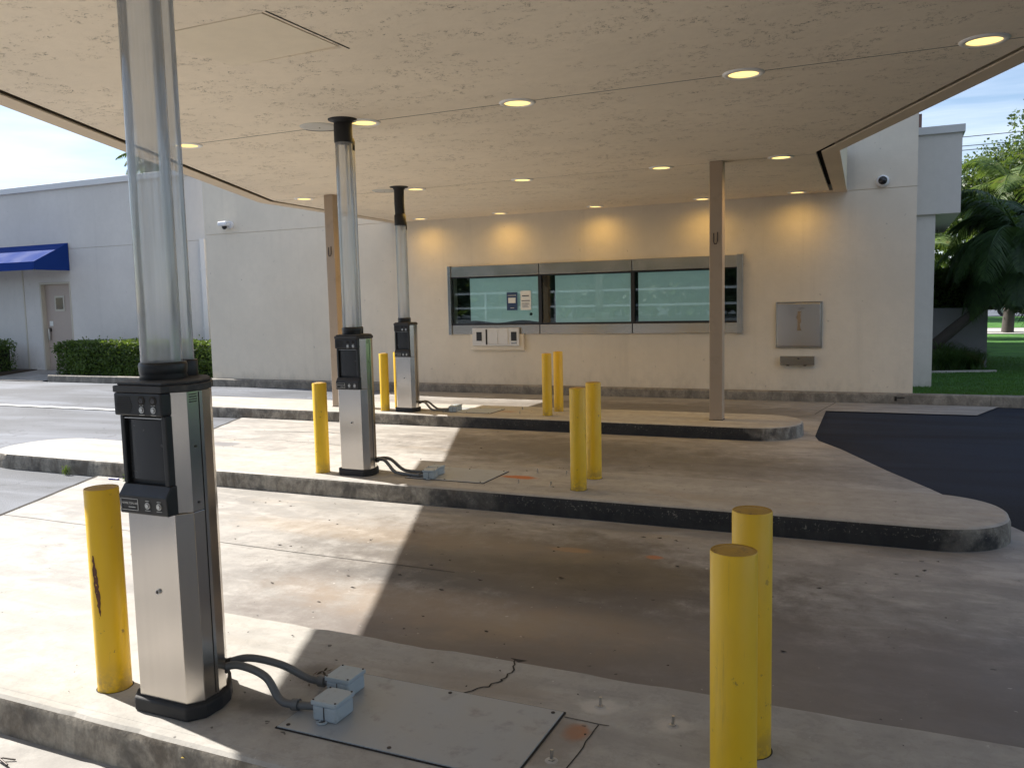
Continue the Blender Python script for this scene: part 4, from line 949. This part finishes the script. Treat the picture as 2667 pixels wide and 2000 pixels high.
def palm(base, tip, lab, mat, nf, L, seed, r=.09, nl=46, ll=.45, curve=None, droop=1.3, lw=.02, el=(-.3, 1.2), grp=None, az=None):
    rnd = random.Random(seed); root = empty('palm_tree', base, lab, 'palm tree', grp); o0 = Vector(base); pts = [Vector(q)-o0 for q in ([base]+(curve or [])+[tip])]
    MB().tube(bez(pts, 24), r, 12, rf=lambda u: r*(1.25-.4*u)).build('trunk', M['bark'], root)
    top = pts[-1]
    for i in range(nf):
        a = (2*math.pi*i/nf*2.618 + rnd.uniform(-.2, .2)) if az is None else rnd.uniform(*az); e = el[0] + (el[1]-el[0])*((i+.5)/nf) + rnd.uniform(-.12, .12)
        b = MB(); frond(b, top, a, e, L*rnd.uniform(.85, 1.1), droop*rnd.uniform(.8, 1.2), rnd, ll=ll, lw=lw, nl=nl); b.build('frond', M[mat], root)
# dark leaning palm by the corner of the building
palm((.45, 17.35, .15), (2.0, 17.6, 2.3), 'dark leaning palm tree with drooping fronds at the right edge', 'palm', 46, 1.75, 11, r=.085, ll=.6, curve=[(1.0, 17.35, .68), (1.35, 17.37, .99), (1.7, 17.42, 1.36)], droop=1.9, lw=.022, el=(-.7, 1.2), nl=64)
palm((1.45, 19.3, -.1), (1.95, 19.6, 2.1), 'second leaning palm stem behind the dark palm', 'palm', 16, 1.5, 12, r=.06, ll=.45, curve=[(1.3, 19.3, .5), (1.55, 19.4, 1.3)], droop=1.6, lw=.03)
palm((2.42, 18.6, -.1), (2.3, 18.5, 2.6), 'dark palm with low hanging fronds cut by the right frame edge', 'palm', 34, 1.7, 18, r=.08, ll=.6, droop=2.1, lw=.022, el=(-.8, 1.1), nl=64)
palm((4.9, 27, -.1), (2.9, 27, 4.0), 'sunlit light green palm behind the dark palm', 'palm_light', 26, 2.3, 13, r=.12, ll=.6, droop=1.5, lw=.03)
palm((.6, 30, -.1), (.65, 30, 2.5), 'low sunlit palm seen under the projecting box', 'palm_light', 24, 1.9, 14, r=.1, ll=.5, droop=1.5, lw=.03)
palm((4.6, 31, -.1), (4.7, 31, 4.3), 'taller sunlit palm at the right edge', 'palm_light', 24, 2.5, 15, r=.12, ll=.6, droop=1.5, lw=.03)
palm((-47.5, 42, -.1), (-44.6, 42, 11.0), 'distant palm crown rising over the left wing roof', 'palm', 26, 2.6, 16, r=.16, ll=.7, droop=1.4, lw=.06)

def tree(x, y, h, cr_r, lab, mat, n, seed, leaf=.16, grp=None):
    rnd = random.Random(seed); r = empty('leafy_tree', (x, y, -.1), lab, 'tree', grp); b = MB(); b.tube([(0, 0, 0), (.1, 0, h*.3), (0, .1, h*.6)], .16, 9, rf=lambda u: .2*(1-.5*u))
    cl = []
    for i in range(26):
        a = rnd.uniform(0, 6.28); e = rnd.uniform(-.4, 1.3); rr_ = cr_r*rnd.uniform(.45, 1); p = Vector((math.cos(a)*math.cos(e)*rr_, math.sin(a)*math.cos(e)*rr_, h*.68+math.sin(e)*rr_*.75)); cl.append(p)
        if i < 14: b.tube([(0, .05, h*.45), p*.5+Vector((0, 0, h*.28)), p], .04, 5, rf=lambda u: .07*(1-u)+.012)
    b.build('trunk', M['bark'], r); b = MB()
    for _ in range(n):
        c = rnd.choice(cl); s = cr_r*.26; gg = lambda q: max(-1.7*q, min(1.7*q, rnd.gauss(0, q)))
        leaf_quads(b, rnd, c+Vector((gg(s), gg(s), gg(s*.7))), leaf*rnd.uniform(.6, 1.3), .1, .7)
    b.build('crown', M[mat], r)
tree(3.6, 34, 6.4, 2.4, 'round leafy tree rising above the palms at the right', 'tree', 42000, 21, .11)
tree(6.3, 30, 9.4, 2.3, 'tall tree whose branch tip enters the frame at the upper right', 'tree', 26000, 22, .12)
tree(-1.2, 46, 6.0, 3.0, 'pale leafy tree far beyond the low wall', 'tree', 9000, 23, .25)
fn = empty('reflection_fence', (-30, -25, -.2), 'white two rail fence added unseen behind the viewer, for lines reflected in the window', 'fence')  # made-up fence out of view, gives the bright lines reflected in the panes
for zz in (1.08, 2.04): MB().box(0, 60, 0, .05, zz, zz+.13).build('rail', M['white_plastic'], fn)
for k in range(13): MB().box(k*5, k*5+.1, .05, .15, 0, 2.15).build('post', M['white_plastic'], fn)
# trees and hedge behind the viewer, reflected in the window
for i, (x, y, h, r_) in enumerate([(-22, -34, 8, 4), (-13, -37, 7, 3.6), (-4, -35, 9, 4.2), (6, -38, 7.5, 3.8), (15, -34, 8.5, 4), (25, -20, 8, 4), (28, 4, 8, 4.2)]):
    tree(x, y, h, r_, ['broad shade tree', 'small shade tree', 'tall shade tree', 'round shade tree', 'dense shade tree', 'wide shade tree', 'leaning shade tree'][i]+' across the lot behind the viewer', 'tree', 4000, 31+i, .4, 'trees across the lot')

# dark hedge and low planter wall behind the corner
lw_ = empty('planter_wall', (.6, 18.0, -.1), 'low grey rendered wall behind the leaning palm trunk', 'wall')
M['grey_render'] = stucco('grey_render', (.24, .235, .24)); MB().box(-.05, .98, 0, .15, -.1, 1.12).build('render', M['grey_render'], lw_); MB().box(-.05, .99, -.01, .16, 1.121, 1.135).build('cap', M['grey_render'], lw_)
hedge(.5, 1.75, 18.4, 19.2, 1.0, 1.75, 'dark hedge growing above the low grey wall', 6000, 8, .08)
gk = empty('garden_kerb', (.36, 16.5, -.1), 'short white concrete garden edging under the spiky plants', 'garden edging')
b = MB(); b.add([(0, 0, -.1), (1.3, .52, -.1), (1.3, .62, -.1), (0, .10, -.1), (0, 0, .06), (1.3, .52, .05), (1.3, .62, .05), (0, .10, .06)], [(0, 3, 2, 1), (4, 5, 6, 7), (0, 1, 5, 4), (1, 2, 6, 5), (2, 3, 7, 6), (3, 0, 4, 7)]); b.build('edging', M['kerb_light'], gk, bevel=.01)
def spiky(x, y, h, n, lab, seed):
    rnd = random.Random(seed); r = empty('grassy_plant', (x, y, -.1), lab, 'plant', 'spiky grassy plants by the corner'); b = MB()
    for _ in range(n):
        a = rnd.uniform(0, 6.28); L = h*rnd.uniform(.6, 1.15); out = rnd.uniform(.2, 1.0)*L; bx, by = rnd.gauss(0, .08), rnd.gauss(0, .08); w = .007; px, py = -math.sin(a)*w, math.cos(a)*w
        ps = []
        for k in range(5):
            u = k/4; ps.append(Vector((bx+math.cos(a)*out*u, by+math.sin(a)*out*u, L*(1.7*u-1.15*u*u))))
        v = []
        for k, q in enumerate(ps): ww = 1-.8*k/4; v += [q+Vector((px*ww, py*ww, 0)), q-Vector((px*ww, py*ww, 0))]
        b.add(v, [(2*k, 2*k+1, 2*k+3, 2*k+2) for k in range(4)])
    b.build('blades', M['spiky'], r)
for i, (x, y, h, n, lab) in enumerate([(.52, 16.85, .62, 420, 'dark spiky plant against the recessed wall'), (.92, 17.1, .62, 480, 'dark spiky plant in the middle of the edging'), (1.30, 17.35, .50, 420, 'dark spiky plant at the right end of the edging'),
                                        (.72, 17.5, .78, 420, 'taller spiky plant in front of the low wall'), (1.15, 17.7, .6, 360, 'spiky plant at the foot of the leaning palm')]): spiky(x, y, h, n, lab, 60+i)
# grass blades on the nearer lawn
rnd = random.Random(77); b = MB()
for _ in range(26000):
    x = rnd.uniform(.27, 3.2); y = 13.08+8*rnd.random()**1.4; h = rnd.uniform(.015, .04); a = rnd.uniform(0, 3.14); w = .004; z = -.065-.004*(y-13)
    lx, ly = rnd.gauss(0, .012), rnd.gauss(0, .012)
    b.add([(x-math.cos(a)*w, y-math.sin(a)*w, z), (x+math.cos(a)*w, y+math.sin(a)*w, z), (x+lx, y+ly, z+h)], [(0, 1, 2)])
tag(b.build('lawn_grass', M['grass']), kind='stuff')
# weed at the island kerb
b = MB(); rnd = random.Random(5)
for _ in range(90): leaf_quads(b, rnd, (rnd.gauss(0, .05), rnd.gauss(0, .03), abs(rnd.gauss(0, .025))), .045, .8, .3)
wd = b.build('weed', M['hedge']); wd.location = (-6.05, 5.27, -.138); tag(wd, 'small green weed growing at the middle island kerb', 'weed')
wd2 = wd.copy(); col.objects.link(wd2); wd2.location = (-6.95, 5.30, -.138); wd2.scale = (.35, .35, 1.2); wd2['label'] = 'thin grass tuft on the kerb left of the weed'
lt = MB().cyl((-.05, 0, .008), (.06, .01, .008), .008, 10).build('plastic_pen', M['litter_blue']); lt.location = (-6.27, 5.24, -.139); tag(lt, 'purple plastic pen lying in the gutter by the middle island', 'litter')

# ------------------------------------------------------------------ debris
rnd = random.Random(12); b = MB()
def bit(x, y, z, s):
    a = rnd.uniform(0, 6.28); n = 5; pts = [(x+math.cos(a+6.28*k/n)*s*rnd.uniform(.6, 1.5)*(1.9 if k % 2 else 1), y+math.sin(a+6.28*k/n)*s*rnd.uniform(.4, 1), z+rnd.uniform(.001, .006)) for k in range(n)]
    b.add(pts, [tuple(range(n))])
for _ in range(75):
    x = rnd.uniform(-4.5, .6); y = rnd.uniform(2.95, 5.15)
    if rnd.random() < .45: y = 5.15 - abs(rnd.gauss(0, .22))
    bit(x, y, gz(y), rnd.uniform(.004, .011))
for _ in range(40): y = rnd.uniform(6.4, 8.7); bit(rnd.uniform(-7, -.2), y, gz(y), rnd.uniform(.005, .012))
for _ in range(60):
    i = rnd.randrange(3); bit(rnd.uniform(-2.8, .2)-1.685*i, rnd.uniform(1.95, 2.75)+3.53*i, 0, rnd.uniform(.002, .006))
tag(b.build('leaf_litter', simple('dead_leaf', (.03, .022, .016), .9, var=.4, scale=30)), kind='stuff')
rnd = random.Random(9); b = MB()
for _ in range(46): leaf_quads(b, rnd, (rnd.gauss(-1.87, .05), rnd.gauss(2.39, .03), .006), .03, -.2, .3)
tag(b.build('dead_leaf_pile', simple('dry_leaf', (.10, .075, .05), .9, var=.5, scale=40)), 'small pile of dry leaves beside the rear junction box', 'leaves')
b = MB(); b.tube([(0, 0, .004), (.05, .012, .012), (.11, .0, .006)], .004, 6); b.tube([(.03, -.02, .004), (.06, .02, .01), (.10, .035, .004)], .003, 5)
tw = b.build('twig', M['bolt']); tw.location = (-2.75, 1.72, -.139); tag(tw, 'small dark twig in the near gutter at the bottom left', 'twig')
b = MB(); leaf_quads(b, random.Random(4), (0, 0, 0), .03); yl_ = b.build('yellow_leaf', simple('yellow_leaf', (.5, .38, .08), .7)); yl_.location = (-2.0, 1.848, -.04); tag(yl_, 'small yellow leaf stuck on the nearest kerb side', 'leaf')

# ------------------------------------------------------------------ far right background
vh = empty('parked_van', (4.2, 50, .0), 'dark van parked across the road behind the palms', 'van')
b = MB(); prof = [(0, .35), (0, .8), (.1, .9), (1.2, 1.0), (1.7, 1.75), (5.2, 1.8), (5.4, 1.0), (5.4, .35)]
v = [(x, 0, z) for x, z in prof]+[(x, 1.9, z) for x, z in prof]; n = len(prof); b.add(v, [tuple(range(n)), tuple(range(n, 2*n))[::-1]]+[(i, n+i, n+(i+1) % n, (i+1) % n) for i in range(n)]); b.build('body', M['vehicle'], vh, bevel=.05)
for x0, x1 in ((1.75, 2.8), (2.9, 4.0), (4.1, 5.1)): MB().box(x0, x1, -.012, .0, 1.12, 1.6).build('side_window', M['car_glass'], vh)
for x in (.95, 4.4):
    w_ = MB().cyl((x, -.06, .34), (x, .2, .34), .34, 24).build('wheel', M['tyre'], vh); MB().cyl((x, -.075, .34), (x, -.05, .34), .2, 18).build('rim', M['chrome'], w_)
for (xa, za, xb, zb, lab) in ((2.0, 8.40, 7, 8.44, 'topmost power line'), (2.0, 8.0, 7, 7.99, 'middle power line'), (2.0, 7.8, 7, 7.84, 'lowest power line')):
    b = MB(); pts = [(-20+60*k/20, 0, (za+(zb-za)/5*((-20+60*k/20)-2)) + .0004*((k-10)**2)) for k in range(21)]; b.tube(pts, .018, 5); o = b.build('power_line', M['wire']); o.location = (0, 45, 0)
    tag(o, lab+' crossing the sky at the upper right', 'power line', 'power lines')
hz_ = MB(); rnd = random.Random(88)
for _ in range(30000):
    x = rnd.uniform(-90, 90); y = rnd.uniform(56, 62); hmax = 3.2+1.8*mnoise.noise((x*.16, 1, 2))+.9*mnoise.noise((x*.6, 4, 2)); leaf_quads(hz_, rnd, (x, y, hmax*rnd.random()**.6), .55, .1, .8)
tag(hz_.build('far_treeline', M['tree']), kind='stuff')
hz2 = MB()  # unseen dark treeline, added to darken the window reflection
for _ in range(26000):
    x = rnd.uniform(-75, 30); y = rnd.uniform(-46, -40); hmax = 8.5+2.4*mnoise.noise((x*.13, 7, 2))+1.2*mnoise.noise((x*.5, 9, 2)); leaf_quads(hz2, rnd, (x, y, hmax*rnd.random()**.8), .9, .1, .85)
tag(hz2.build('unseen_treeline', M['tree']), kind='stuff')
